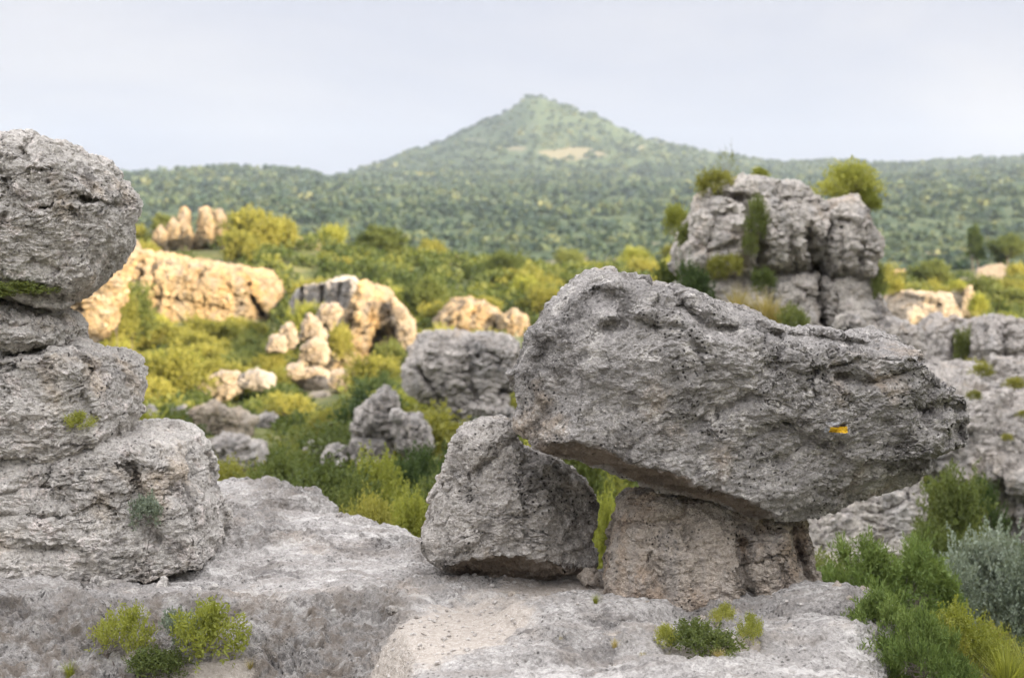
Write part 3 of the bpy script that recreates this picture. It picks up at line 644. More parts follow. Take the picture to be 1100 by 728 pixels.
rock('rock_outcrop', 'grey rock shoulder with dark joints leading up to the ochre cone outcrop', 'rock', [(297, 340), (302, 320), (310, 311), (322, 307), (345, 305), (366, 298), (386, 301), (396, 312), (392, 335), (375, 350), (350, 344), (320, 342)], 80.0, 2.0, 3.0, M['blue'], n=80, p=3.4, seed=109, rough=0.7, planes=[((386, 320, 78.2), (-0.64, -0.77, 0.05))],
     dents=[([(324, 308), (326, 335)], 2, 0.9), ([(346, 308), (344, 335)], 2.4, 0.9), ([(366, 305), (362, 330)], 2, 0.6)])
rock('rock_outcrop', 'large smooth ochre cone shaped outcrop flaring at its foot in the middle distance', 'rock', [(338, 412), (352, 385), (362, 362), (372, 335), (384, 314), (394, 306), (408, 308), (420, 314), (427, 330), (428, 362), (420, 384), (412, 402), (404, 412)], 76.0, 2.4, 3.0, OCH, n=100, p=2.6, seed=111, rough=0.5, center=(392, 365), facet=0.7,
     dents=[([(396, 395), (402, 368), (410, 358)], 6, 1.6), ([(419, 325), (422, 350)], 2.5, 0.8), ([(380, 335), (372, 375)], 4, 0.5)])
for k, (pl, Y, lb) in enumerate([
    ([(419, 324), (426, 320), (434, 332), (443, 345), (448, 362), (443, 376), (430, 374), (424, 350)], 74, 'narrow leaning fin on the flank of the ochre cone outcrop'),
    ([(324, 364), (326, 346), (332, 337), (342, 348), (352, 362), (348, 370)], 70, 'pointed pale stone standing before the ochre cone outcrop'),
    ([(341, 340), (344, 328), (362, 326), (367, 334), (356, 354), (344, 352)], 72, 'square perched block against the ochre cone outcrop'),
    ([(304, 372), (303, 350), (312, 346), (318, 364), (316, 374)], 68, 'thin upright stone among bushes before the grey shoulder'),
    ([(286, 378), (292, 360), (304, 362), (306, 378)], 66, 'low pale rock in the bushes below the cave cliff'),
    ([(322, 390), (325, 372), (338, 362), (350, 370), (352, 388), (340, 398)], 68, 'broad pale block at the top of the scree'),
    ([(318, 414), (322, 398), (340, 394), (352, 402), (354, 420), (330, 424)], 64, 'largest pale scree block below the pointed stone'),
    ([(308, 404), (310, 393), (322, 391), (326, 402), (318, 408)], 63, 'small cream block at the near end of the scree'),
    ([(352, 414), (358, 398), (374, 396), (382, 410), (376, 424)], 62, 'cream scree block at the foot of the ochre cone'),
    ([(330, 436), (334, 424), (350, 422), (356, 434)], 60, 'lowest flat block of the pale scree')]):
    rock('stone', lb, 'rock', pl, float(Y), 0.7, 0.9, OCS, n=36, p=3.8, seed=120 + k, rough=1.15, facet=1.5)
rock('rock_outcrop', 'rounded ochre outcrop above the large split grey boulder', 'rock', [(466, 362), (470, 340), (480, 328), (500, 322), (520, 324), (534, 334), (541, 348), (541, 366)], 88.0, 2.2, 2.5, OCH, n=60, p=2.6, seed=131, rough=0.7)
rock('rock_outcrop', 'small ochre rock beside the rounded ochre outcrop', 'rock', [(537, 366), (540, 340), (552, 332), (566, 342), (570, 366)], 86.0, 1.4, 1.6, OCH, n=36, p=2.6, seed=132, rough=0.8)
rock('boulder', 'large split grey boulder among dark bushes in the middle distance', 'boulder', [(434, 413), (434, 397), (441, 369), (450, 359), (476, 356), (517, 358), (545, 363), (556, 377), (555, 418), (546, 442), (523, 452), (486, 452), (465, 436), (450, 430)], 36.0, 1.1, 1.5, BLUE, n=100, p=3.2, seed=135, rough=0.55, dents=[([(449, 395), (459, 409), (472, 428)], 2.6, 0.5), ([(540, 420), (552, 425)], 4, 0.5), ([(505, 400), (510, 430)], 4, 0.2)])
rock('boulder', 'small pale boulder at the base of the large split boulder', 'boulder', [(530, 448), (534, 438), (548, 436), (556, 444), (552, 452)], 35.0, 0.3, 0.4, BLUE, n=24, p=2.4, seed=136, keep=False)
rock('boulder', 'pointed grey boulder on top of a small stack amid the bushes', 'boulder', [(378, 458), (384, 444), (395, 430), (410, 418), (417, 414), (428, 428), (426, 446), (421, 470), (404, 470), (380, 466)], 30.0, 0.6, 0.7, BLUE, n=60, p=2.7, seed=138, rough=0.7)
rock('boulder', 'grey block under the pointed boulder of the small stack', 'boulder', [(378, 468), (400, 471), (420, 472), (420, 490), (415, 505), (385, 505), (378, 488)], 29.8, 0.5, 0.7, BLUE, n=40, p=3.0, seed=139, rough=0.7)
rock('boulder', 'egg shaped grey boulder leaning beside the small stack', 'boulder', [(421, 462), (428, 448), (438, 443), (450, 445), (459, 460), (464, 478), (460, 492), (444, 496), (430, 484)], 29.4, 0.5, 0.6, BLUE, n=50, p=2.4, seed=140, rough=0.6)
rock('stone', 'round whitish stone lodged between the pointed and egg shaped boulders', 'stone', [(418, 446), (421, 439), (428, 438), (434, 443), (434, 451), (428, 455), (420, 453)], 29.0, 0.14, 0.2, M['left'], n=24, p=2.2, seed=141, rough=0.3, facet=0.3)
rock('boulder', 'tilted bluish grey slab half sunk in bushes near the small stack', 'boulder', [(348, 496), (351, 484), (362, 476), (371, 480), (370, 494), (360, 502)], 29.5, 0.3, 0.4, BLUE, n=30, p=2.6, seed=142)
def grow(pl, f):
    cx_ = sum(a for a, b in pl) / len(pl); cy_ = max(b for a, b in pl)
    return [(cx_ + (a - cx_) * f, cy_ + (b - cy_) * f) for a, b in pl]
for k, (pl, Y, lb) in enumerate([
    ([(213, 414), (228, 407), (243, 403), (254, 405), (256, 422), (240, 430), (222, 424)], 58, 'flat pale rock topmost in the bushy slope of boulders'),
    ([(260, 414), (264, 404), (276, 400), (290, 406), (291, 414), (276, 418)], 58, 'smooth grey rock with a dark underside in the bushes'),
    ([(211, 448), (222, 441), (240, 442), (256, 447), (270, 455), (262, 474), (232, 474), (214, 466)], 43, 'wide layered pale block in the middle of the bushy slope'),
    ([(218, 494), (226, 482), (240, 476), (258, 477), (272, 482), (280, 496), (264, 506), (226, 504)], 34, 'cracked pale boulder lowest on the bushy slope'),
    ([(184, 450), (187, 442), (194, 440), (199, 446), (197, 454)], 48, 'small rounded grey stone next to the wide layered block'),
    ([(145, 452), (148, 443), (157, 440), (164, 446), (164, 455)], 46, 'small stone just clear of the ledge stack'),
    ([(277, 458), (282, 449), (292, 447), (300, 454), (296, 460)], 46, 'low pale stone across from the wide layered block'),
    ([(269, 490), (271, 480), (277, 478), (281, 484), (279, 492)], 36, 'small knobbly stone touching the cracked pale boulder'),
    ([(330, 484), (336, 476), (346, 478), (346, 488)], 37, 'grey stone half hidden in bushes by the tilted slab')]):
    rock('boulder', lb, 'boulder', grow(pl, 1.2), float(Y), 0.5, 0.7, OCS if k in (0, 2) else BLUE, n=40, p=3.6, seed=150 + k, rough=1.1, facet=1.4)

# ------------------------------------------------------------------ plants
def unit(a): return a / (np.linalg.norm(a, axis=-1, keepdims=True) + 1e-9)
def leaves(rs, base, sdir, slen, per, L, Wd, spread=0.9):
    n = len(base)
    t = np.linspace(0.05, 1, per)[None, :, None]
    b = (base[:, None] + sdir[:, None] * slen * t).reshape(-1, 3)
    sd = np.repeat(sdir, per, 0)
    ld = unit(sd * (1.1 - spread * 0.5) + spread * unit(rs.normal(size=b.shape)))
    sv = unit(np.cross(ld, unit(rs.normal(size=b.shape))))
    ll = L * rs.uniform(0.65, 1.2, size=(len(b), 1))
    ww = Wd * rs.uniform(0.7, 1.2, size=(len(b), 1))
    m = b + ld * ll * 0.5
    V = np.stack([b, m + sv * ww, b + ld * ll, m - sv * ww], 1)
    return V.reshape(-1, 3)
def qfaces(nv): return np.arange(nv).reshape(-1, 4)

def crown(seed, rx, rz, clusters, sprigs, per, L, Wd, slen, fill=0.55, up=0.5, lift=0.0, csize=0.3, spread=0.9, vert=0.0):
    """leaf sprigs gathered in uneven clusters through an ellipsoid standing on z=lift"""
    rs = np.random.RandomState(seed)
    d = unit(rs.normal(size=(clusters, 3))); d[:, 2] = np.where(d[:, 2] < -0.55, -d[:, 2], d[:, 2])
    lump = 0.82 + 0.45 * perlin(d * 1.6 + seed)
    rad_ = rs.uniform(fill, 1.0, clusters) * lump
    cc = d * rad_[:, None] * np.array([rx, rx, rz])
    ci = rs.randint(0, clusters, sprigs)
    off = rs.normal(size=(sprigs, 3)) * csize * np.array([rx, rx, min(rx, rz)]) * 0.6
    pos = cc[ci] + off
    out = unit(pos / np.array([rx, rx, rz]))
    sdir = unit(out * 0.8 + np.array([0, 0, up]) + 0.55 * rs.normal(size=pos.shape))
    if vert: sdir = unit(sdir * (1 - vert) + np.array([0, 0, vert]))
    pos[:, 2] += rz + lift
    pos[:, 2] = np.maximum(pos[:, 2], 0.02)
    V = leaves(rs, pos, sdir, slen, per, L, Wd, spread)
    ctint = rs.uniform(0, 1, clusters)
    tint = np.clip(0.45 * np.repeat(ctint[ci], per) + 0.55 * rs.uniform(0, 1, sprigs * per), 0, 1)
    cc2 = cc.copy(); cc2[:, 2] += rz + lift
    return V, np.repeat(tint, 4), cc2

def tubes(paths, sides=5):
    """paths: list of (points, radii)"""
    VV, FF, k = [], [], 0
    for pts, rd in paths:
        pts = np.asarray(pts, float); n = len(pts)
        tg = unit(np.gradient(pts, axis=0))
        ref = np.where(np.abs(tg[:, 2:3]) > 0.9, np.array([[1.0, 0, 0]]), np.array([[0, 0, 1.0]]))
        a = unit(np.cross(tg, ref)); b = np.cross(tg, a)
        ph = np.linspace(0, 2 * math.pi, sides, endpoint=False)
        ring = pts[:, None] + np.asarray(rd)[:, None, None] * (a[:, None] * np.cos(ph)[None, :, None] + b[:, None] * np.sin(ph)[None, :, None])
        VV.append(ring.reshape(-1, 3))
        i = np.arange(n * sides).reshape(n, sides); j = np.roll(i, -1, 1)
        FF.append(np.stack([i[:-1], j[:-1], j[1:], i[1:]], -1).reshape(-1, 4) + k); k += n * sides
    return np.concatenate(VV), np.concatenate(FF)

def limbs(seed, cc, trunk_h, r0, n=14, lean=0.1):
    rs = np.random.RandomState(seed)
    top = np.array([rs.normal() * lean, rs.normal() * lean, trunk_h])
    mids = [np.zeros(3) + (0, 0, -0.1), top * 0.5 + rs.normal(size=3) * 0.03 * trunk_h, top]
    paths = [(mids, [r0 * 1.2, r0 * 0.9, r0 * 0.7])]
    for i in rs.permutation(len(cc))[:n]:
        e = cc[i]; s = top * rs.uniform(0.7, 1.0); m = (s + e) / 2 + rs.normal(size=3) * 0.08 * np.linalg.norm(e - s)
        paths.append(([s, m, s * 0.15 + e * 0.85, e], [r0 * 0.5, r0 * 0.33, r0 * 0.2, r0 * 0.08]))
    return paths

PROTO = {}
def proto(key, mat, seed, rx, rz, clusters, sprigs, per, L, Wd, slen, stem_h=0.3, stem_r=0.02, nl=14, **kw):
    V, tint, cc = crown(seed, rx, rz, clusters, sprigs, per, L, Wd, slen, **kw)
    fol = mesh_np(key + '_foliage', V, qfaces(len(V)), [M[mat]], smooth=False, attrs={'tint': tint})
    tv, tf = tubes(limbs(seed, cc, stem_h, stem_r, nl))
    stm = mesh_np(key + '_stems', tv, tf, [M['bark']])
    PROTO[key] = (fol, stm, rx, rz * 2 + kw.get('lift', 0))

# mid distance shrubs, unit-ish size (about 2 m wide)
for i in range(3):
    proto('yg%d' % i, 'yg', 200 + i, 1.0, 0.75, 30, 620, 9, 0.10, 0.028, 0.28, csize=0.25)
    proto('mg%d' % i, 'mg', 210 + i, 1.0, 0.80, 30, 620, 9, 0.10, 0.030, 0.26, csize=0.25)
    proto('dg%d' % i, 'dg', 220 + i, 1.0, 0.85, 30, 640, 9, 0.10, 0.030, 0.26, csize=0.25)
proto('lm0', 'lm', 231, 1.0, 0.62, 40, 640, 9, 0.11, 0.03, 0.26, csize=0.3)
proto('lm1', 'lm', 232, 1.0, 0.7, 34, 600, 9, 0.11, 0.03, 0.26, csize=0.3)
proto('sv1', 'sv', 233, 1.0, 0.8, 38, 620, 9, 0.09, 0.026, 0.26, csize=0.25)
CNT = {}
def plant(key, name, label, cat, x, y, z, w, h, group=None, rz=None, whole=False, leafname='foliage', stemname='stem'):
    """w, h = wanted width and height in metres"""
    fol, stm, rx, hh = PROTO[key]
    o = bpy.data.objects.new(name, None); COL.objects.link(o); o.empty_display_size = 0.2
    o.location = (x, y, z); o.rotation_euler = (0, 0, random.uniform(0, 6.28) if rz is None else rz)
    o.scale = (w / (2 * rx), w / (2 * rx), h / hh)
    tag(o, label, cat, group)
    link(leafname, fol, parent=o); link(stemname, stm, parent=o)
    return o

random.seed(5)
def bush_at(key, name, label, px, ptop, pbase, wpx, Y, cat='shrub', group=None, **kw):
    """place by where it shows in the photo and its distance"""
    b = P(px, pbase, Y); tp = P(px, ptop, Y)
    return plant(key, name, label, cat, b[0], Y, b[2], wpx * Y / FP, tp[2] - b[2], group, **kw)

# --- close plants with finer leaves
proto('juniper', 'br', 301, 0.55, 0.26, 30, 800, 16, 0.05, 0.0055, 0.12, csize=0.13, stem_r=0.014, nl=26, up=0.5, spread=0.8)
proto('juniper2', 'dg', 302, 0.7, 0.5, 46, 1200, 12, 0.045, 0.010, 0.14, csize=0.2, stem_r=0.02, nl=26, up=0.5, spread=0.85)
proto('buckthorn', 'sv', 303, 0.6, 0.5, 60, 1300, 13, 0.038, 0.011, 0.14, csize=0.26, stem_r=0.02, nl=24, up=0.8, spread=0.8)
proto('boxleaf', 'mg', 304, 0.6, 0.5, 46, 1000, 11, 0.045, 0.014, 0.16, csize=0.22, stem_r=0.018, nl=24, up=0.6)
proto('limeleaf', 'lm', 305, 0.6, 0.5, 34, 700, 12, 0.05, 0.011, 0.2, csize=0.2, stem_r=0.014, nl=24, up=1.0)
proto('yelleaf', 'yg', 306, 0.6, 0.5, 34, 700, 11, 0.05, 0.014, 0.2, csize=0.2, stem_r=0.014, nl=24, up=0.9)
proto('sprig', 'lm', 307, 0.18, 0.13, 14, 260, 11, 0.026, 0.0045, 0.09, csize=0.26, stem_r=0.004, nl=14, up=1.2, stem_h=0.05)
proto('sprig2', 'mg', 308, 0.18, 0.12, 24, 420, 10, 0.022, 0.006, 0.06, csize=0.35, stem_r=0.004, nl=14, up=1.0, stem_h=0.05)
proto('sprig3', 'sv', 309, 0.16, 0.09, 16, 200, 10, 0.025, 0.006, 0.05, csize=0.35, stem_r=0.004, nl=10, up=0.9, stem_h=0.04)

def tuft(key, mat, seed, n, hgt, spread, wid):
    rs = np.random.RandomState(seed)
    VV, FF = [], []
    az = rs.uniform(0, 6.283, n); ln = rs.uniform(0.1, 1.0, n) * spread; hh = hgt * rs.uniform(0.5, 1.1, n)
    b = np.stack([np.cos(az), np.sin(az), 0 * az], 1); root = b * (rs.uniform(0, 0.18, n) * spread)[:, None]
    side = np.stack([-np.sin(az + rs.normal(size=n)), np.cos(az), 0 * az], 1) * wid
    V = np.zeros((n, 6, 3))
    for k, t in enumerate((0.0, 0.55, 1.0)):
        c = root + b * (ln * t ** 1.7)[:, None]; c[:, 2] = hh * (t - 0.25 * t * t * (ln / spread))
        w = (1 - 0.9 * t)
        V[:, 2 * k] = c - side * w; V[:, 2 * k + 1] = c + side * w
    i = np.arange(n)[:, None] * 6
    F = np.concatenate([i + np.array([0, 1, 3, 2]), i + np.array([2, 3, 5, 4])])
    me = mesh_np(key, V.reshape(-1, 3), F, [M[mat]], smooth=False, attrs={'tint': np.repeat(rs.uniform(0, 1, n), 6)})
    PROTO[key] = (me, hgt)
tuft('drytuft', 'dry', 401, 170, 0.3, 0.2, 0.004); tuft('greentuft', 'lm', 402, 150, 0.26, 0.16, 0.004); tuft('bigtuft', 'dry', 403, 240, 1.0, 0.55, 0.010); tuft('biggreen', 'lm', 404, 240, 0.9, 0.5, 0.012)
def grass(key, label, x, y, z, h, group=None, name='grass_tuft'):
    me, hh = PROTO[key]
    o = link(name, me, (x, y, z)); s = h / hh; o.scale = (s, s, s); o.rotation_euler = (0, 0, random.uniform(0, 6.28))
    return tag(o, label, 'grass', group)
def on_ledge(px, py):
    Y = 2.0 * FP / (py - HORIZON); z = 0
    for _ in range(8):
        c = P(px, py, Y); z = lz1(c[0], Y); Y = 0.5 * Y + 0.5 * (2.0 - z) * FP / (py - HORIZON)
    return float(P(px, py, Y)[0]), Y, z
def on_ledge_plant(key, name, label, px, pbase, wpx, hpx, cat='plant', group=None):
    x, y, z = on_ledge(px, pbase); return plant(key, name, label, cat, x, y, z - 0.01, wpx * y / FP, hpx * y / FP, group)

on_ledge_plant('sprig', 'weed', 'leggy lime green weed, largest on the rough front of the ledge', 224, 730, 84, 74)
on_ledge_plant('sprig', 'weed', 'slim upright lime weed growing apart from the larger ledge weed', 133, 722, 56, 62)
on_ledge_plant('sprig3', 'weed', 'blue green leafed weed under the largest lime weed', 196, 706, 40, 36)
on_ledge_plant('sprig2', 'weed', 'low green weed at the foot of the largest lime weed', 172, 738, 64, 34)
on_ledge_plant('sprig2', 'weed', 'low spreading green weed patch in front of the pedestal', 752, 714, 72, 38)
on_ledge_plant('sprig', 'weed', 'small lime weed sprouting against the pedestal foot', 776, 678, 26, 24)
on_ledge_plant('sprig', 'weed', 'thin lime weed at the end of the pedestal weed patch', 806, 700, 30, 32)
on_ledge_plant('sprig', 'weed', 'thin lime weed at the start of the pedestal weed patch', 716, 706, 26, 30)
for k, (px, py, h, key, lb) in enumerate([(75, 735, 24, 'greentuft', 'lime grass tuft at the bottom edge of the ledge'), (660, 701, 14, 'drytuft', 'flat dry grass tuft on the dirt before the pedestal'), (600, 694, 9, 'drytuft', 'tiny dry tuft at the rock lip below the pear boulder'),
                                          (690, 712, 10, 'drytuft', 'dry wisps beside the pale pebble'), (772, 716, 18, 'drytuft', 'reddish dry grass inside the pedestal weed patch'), (640, 652, 14, 'greentuft', 'single green blade clump beside the wedged dark stone'),
                                          (270, 726, 16, 'drytuft', 'dry wisps by the largest lime weed')]):
    x, y, z = on_ledge(px, py); grass(key, lb, x, y, z - 0.01, h * y / FP)
for px, py, Y, w, h, key, lb in [(86, 466, 8.72, 36, 22, 'sprig', 'bright green weed in the notch of the blocky ledge stack boulder'), (158, 572, 8.62, 34, 34, 'sprig3', 'grey green weed in the groove of the broad sloping boulder'),
                                  (20, 322, 8.95, 90, 18, 'sprig2', 'olive weeds in the gap under the topmost stack boulder')]:
    c = P(px, py, Y); plant(key, 'weed', lb, 'plant', c[0], Y, c[2], w * Y / FP, h * Y / FP)

# close bushes beyond the ledge
bush_at('juniper', 'juniper_shrub', 'dark bright needled juniper sprawling over the lower ledge corner', 945, 652, 742, 125, 7.35)
bush_at('juniper', 'juniper_shrub', 'spiky green juniper between the pedestal and the silvery bush', 925, 596, 690, 120, 11.0)
bush_at('juniper', 'juniper_shrub', 'second spiky juniper running toward the silvery bush', 985, 600, 700, 120, 11.6)
bush_at('boxleaf', 'shrub', 'green shrub filling the hollow behind the spiky junipers', 880, 598, 700, 80, 12.2)
bush_at('buckthorn', 'shrub', 'large silvery leaved bush beside the cliff slope', 1058, 575, 720, 120, 12.6)
bush_at('buckthorn', 'shrub', 'second silvery bush at the picture edge below the cliff', 1120, 590, 730, 110, 12.0)
bush_at('buckthorn', 'shrub', 'small silvery bush low in front of the large one', 1015, 605, 700, 70, 12.0)
bush_at('boxleaf', 'shrub', 'dark shrub between the flat faced block and the cliff slope', 1020, 508, 640, 78, 16.5)
bush_at('boxleaf', 'shrub', 'lower dark shrub in front of the flat faced block corner', 1000, 566, 660, 60, 14.8)
bush_at('juniper2', 'shrub', 'dark upright shrub climbing the cliff slope', 1052, 520, 620, 55, 17.5)
bush_at('limeleaf', 'shrub', 'lime shrub in the near corner below the silvery bush', 1030, 660, 760, 95, 9.2)
bush_at('yelleaf', 'shrub', 'yellow green shrub squeezed beside the juniper in the near corner', 1000, 672, 760, 70, 9.0)
bush_at('yelleaf', 'shrub', 'yellowish shrub under the silvery bush', 1062, 672, 760, 60, 9.9)
c = P(1092, 748, 8.8)
for k in range(2):
    c = P(1082 + 26 * k, 752, 8.8 + .2 * k); grass('biggreen', ['tall lime grass clump in the near corner', 'tall lime grass clump at the picture edge'][k], c[0], 8.8 + .2 * k, c[2], 0.42)
bush_at('juniper', 'juniper_shrub', 'small juniper hanging over the broken end of the ledge', 985, 672, 764, 85, 7.0)
bush_at('juniper', 'juniper_shrub', 'ragged juniper tip low at the ledge corner', 1012, 690, 770, 70, 7.4)
# gaps under and beside the balanced boulder
bush_at('limeleaf', 'shrub', 'bright green shrub seen through the gap between pear boulder and pedestal', 650, 545, 690, 60, 13.2)
bush_at('boxleaf', 'shrub', 'green shrub under the balanced boulder behind the gap', 610, 470, 640, 95, 16.0)
bush_at('limeleaf', 'shrub', 'lime shrub peeping between pear boulder top and the balanced boulder', 590, 462, 560, 70, 18.0)
bush_at('yelleaf', 'shrub', 'pale yellow shrub poking over the ledge lip', 400, 535, 640, 62, 13.0)
for k, (px, top, base, w, Y, key) in enumerate([(470, 520, 640, 90, 14.5, 'boxleaf'), (440, 540, 650, 70, 13.6, 'limeleaf'), (350, 500, 620, 110, 16.5, 'boxleaf'), (300, 492, 610, 90, 17.5, 'boxleaf'), (510, 480, 620, 90, 16.0, 'juniper2'), (250, 498, 600, 90, 18.0, 'yelleaf'), (405, 500, 620, 90, 17.0, 'limeleaf'), (450, 490, 610, 80, 18.0, 'juniper2'), (380, 520, 640, 70, 15.0, 'boxleaf'), (560, 495, 640, 80, 15.5, 'boxleaf')]):
    bush_at(key, 'shrub', 'leafy green shrub in the shaded thicket just beyond the ledge lip', px, top, base, w, Y, group='shrubs beyond the ledge lip')

# tower plants
proto('crest', 'lm', 320, 1.0, 0.62, 34, 1300, 10, 0.07, 0.018, 0.18, csize=0.26, stem_r=0.05, nl=16, stem_h=0.5)
bush_at('crest', 'tree', 'rounded bushy tree perched on top of the head shaped pillar', 913, 178, 224, 76, TY + 0.6, 'tree', leafname='crown', stemname='trunk')
bush_at('crest', 'tree', 'small sunlit tree lobe hanging off the head shaped pillar', 932, 203, 234, 26, TY + 0.2, 'tree', leafname='crown', stemname='trunk')
bush_at('mg0', 'shrub', 'dark shrub growing in the central cleft of the tower', 812, 212, 262, 26, TY - 1.7)
bush_at('mg1', 'shrub', 'small dark shrub low in the tower cleft', 806, 250, 280, 18, TY - 1.7)
bush_at('yg0', 'shrub', 'straggly yellow shrub on the shoulder of the tower', 768, 184, 218, 40, TY - 0.6)
proto('wisp', 'mg', 321, 1.0, 1.0, 16, 70, 8, 0.10, 0.022, 0.3, csize=0.25, stem_r=0.03, nl=16, stem_h=0.8)
bush_at('wisp', 'shrub', 'wispy shrub standing above the tower shoulder', 779, 158, 206, 34, TY + 0.2)
bush_at('lm0', 'shrub', 'low yellow green shrub on the tower summit', 815, 182, 196, 20, TY)
bush_at('lm1', 'shrub', 'lime shrub beside the steep flank of the tower', 726, 224, 262, 26, TY + 1.5)
bush_at('mg2', 'shrub', 'green shrub hugging the flank of the tower', 737, 240, 280, 24, TY - 0.2)
bush_at('yg2', 'shrub', 'yellow tufted shrub on the ledge of the tower', 768, 276, 304, 24, TY - 1.9)
bush_at('yg0', 'shrub', 'second yellow tufted shrub further along the tower ledge', 786, 274, 302, 22, TY - 1.9)
bush_at('mg2', 'shrub', 'green shrub at the joint below the central cleft', 820, 288, 322, 28, TY - 2.2)
bush_at('mg0', 'shrub', 'dark climbing shrub on the block under the head shaped pillar', 944, 284, 326, 18, TY - 1.3)
bush_at('mg1', 'shrub', 'green shrub behind the top edge of the balanced boulder', 850, 330, 372, 34, TY - 4)
bush_at('dg1', 'shrub', 'olive shrubs along the foot of the tower', 745, 290, 345, 46, TY - 2)
bush_at('mg1', 'shrub', 'pale shrub where the tower meets the valley', 722, 284, 345, 40, TY + 2)
for k, (px, pb, h) in enumerate([(792, 345, 44), (805, 352, 38), (822, 356, 50), (835, 358, 40)]):
    c = P(px, pb, TY - 3.2); grass('bigtuft', 'dry golden grass tuft between the tower and the balanced boulder', c[0], TY - 3.2, c[2], h * (TY - 3.2) / FP, group='dry grass at the tower foot')
for px, py, w, lb in [(1055, 398, 22, 'yellow tuft on the rim of the cliff slope'), (1046, 425, 16, 'small yellow tuft midway on the cliff slope'), (1082, 470, 12, 'lonely yellow tuft on the bare cliff slope'), (1090, 412, 20, 'yellow bush at the cliff edge near the ribbed dome'), (1100, 445, 14, 'yellow green tuft low on the cliff at the picture edge')]:
    bush_at('yg1', 'shrub', lb, px, py - w * .3, py + w * .4, w * 1.1, 22.2)
bush_at('mg1', 'shrub', 'dark shrub rooted in the cleft of the brownish outcrop', 1034, 355, 402, 20, 30.3)
bush_at('yg1', 'shrub', 'yellow shrub under the cleft of the brownish outcrop', 1046, 388, 412, 32, 28.3)
bush_at('lm1', 'shrub', 'yellow bush crowning the stubby ochre stump', 1028, 302, 316, 18, 65.5)
bush_at('lm0', 'shrub', 'bright yellow bush below the ruin', 1051, 320, 345, 22, 62.0)
bush_at('yg1', 'shrub', 'yellow bush on the ochre outcrop near the pillar', 962, 302, 322, 20, 52.0)

# crest trees
proto('oak', 'yg', 330, 2.4, 1.5, 50, 1100, 9, 0.24, 0.07, 0.5, csize=0.24, lift=0.9, stem_h=1.7, stem_r=0.16, nl=18)
proto('oak2', 'mg', 331, 2.4, 1.6, 50, 1100, 9, 0.24, 0.07, 0.5, csize=0.24, lift=0.9, stem_h=1.7, stem_r=0.16, nl=18)
def tree_at(key, label, px, ptop, pbase, w, Y, group=None): return bush_at(key, 'tree', label, px, ptop, pbase, w, Y, 'tree', group, leafname='crown', stemname='trunk')
tree_at('oak', 'broad spreading tree on the hill crest beside the rock spires', 272, 228, 292, 66, 124)
tree_at('oak', 'bushy tree in front of the broad crest tree', 258, 250, 300, 40, 116)
tree_at('oak', 'leaning tree behind the broad crest tree', 300, 236, 286, 44, 128)
tree_at('oak2', 'round dark tree alone on the far end of the crest', 411, 246, 286, 48, 128)
tree_at('oak2', 'small dark tree at the outer side of the rock spires', 175, 232, 262, 24, 138)
tree_at('oak', 'rusty small tree tucked between cliff and spires', 158, 262, 300, 30, 118)
tree_at('oak2', 'dark rounded tree beside the ochre cone outcrop', 458, 302, 352, 48, 92)
tree_at('oak', 'broad bright tree crown behind the balanced boulder end', 562, 292, 345, 90, 112)
tree_at('oak2', 'bright round tree near the middle of the view', 600, 296, 345, 50, 106)
tree_at('oak2', 'dark tree below the ruin', 1000, 282, 318, 44, 130)
tree_at('oak2', 'large green tree beneath the ruin at the picture edge', 1085, 312, 362, 66, 100)
tree_at('oak', 'yellow green tree against the ruin wall', 1092, 285, 320, 26, 140)
tree_at('oak2', 'round tree uphill from the ruin', 1082, 255, 290, 40, 190)
proto('cypress', 'dg', 340, 0.75, 3.0, 60, 900, 9, 0.26, 0.06, 0.4, csize=0.3, stem_h=1.0, stem_r=0.12, nl=6, vert=0.6)
for px, top, base, w, lb in [(1044, 239, 292, 11, 'tallest dark cypress behind the ruin'), (1051, 250, 292, 11, 'shorter cypress touching the tallest cypress'), (1075, 262, 292, 10, 'lone small cypress near the edge of the ruin')]:
    bush_at('cypress', 'cypress_tree', lb, px, top, base, w, 190, 'cypress', leafname='crown', stemname='trunk')

bush_at('mg0', 'shrub', 'olive bush standing before the near end of the cave cliff', 142, 306, 372, 62, 72)
bush_at('yg2', 'shrub', 'tall yellowish bush hiding the start of the cave cliff', 126, 292, 372, 44, 64)
bush_at('yg1', 'shrub', 'reddish yellow bush below the cave cliff end', 118, 318, 380, 50, 66)
bush_at('lm1', 'shrub', 'bright bush between the cave cliff and the grey shoulder', 330, 330, 372, 40, 73)
bush_at('yg2', 'shrub', 'golden bush growing in front of the ochre cone', 365, 352, 392, 32, 70)
bush_at('mg2', 'shrub', 'green bush nestling at the side of the ochre cone', 418, 366, 408, 36, 69)
bush_at('yg0', 'shrub', 'pale leafy bush below the ochre cone', 402, 384, 440, 62, 58)
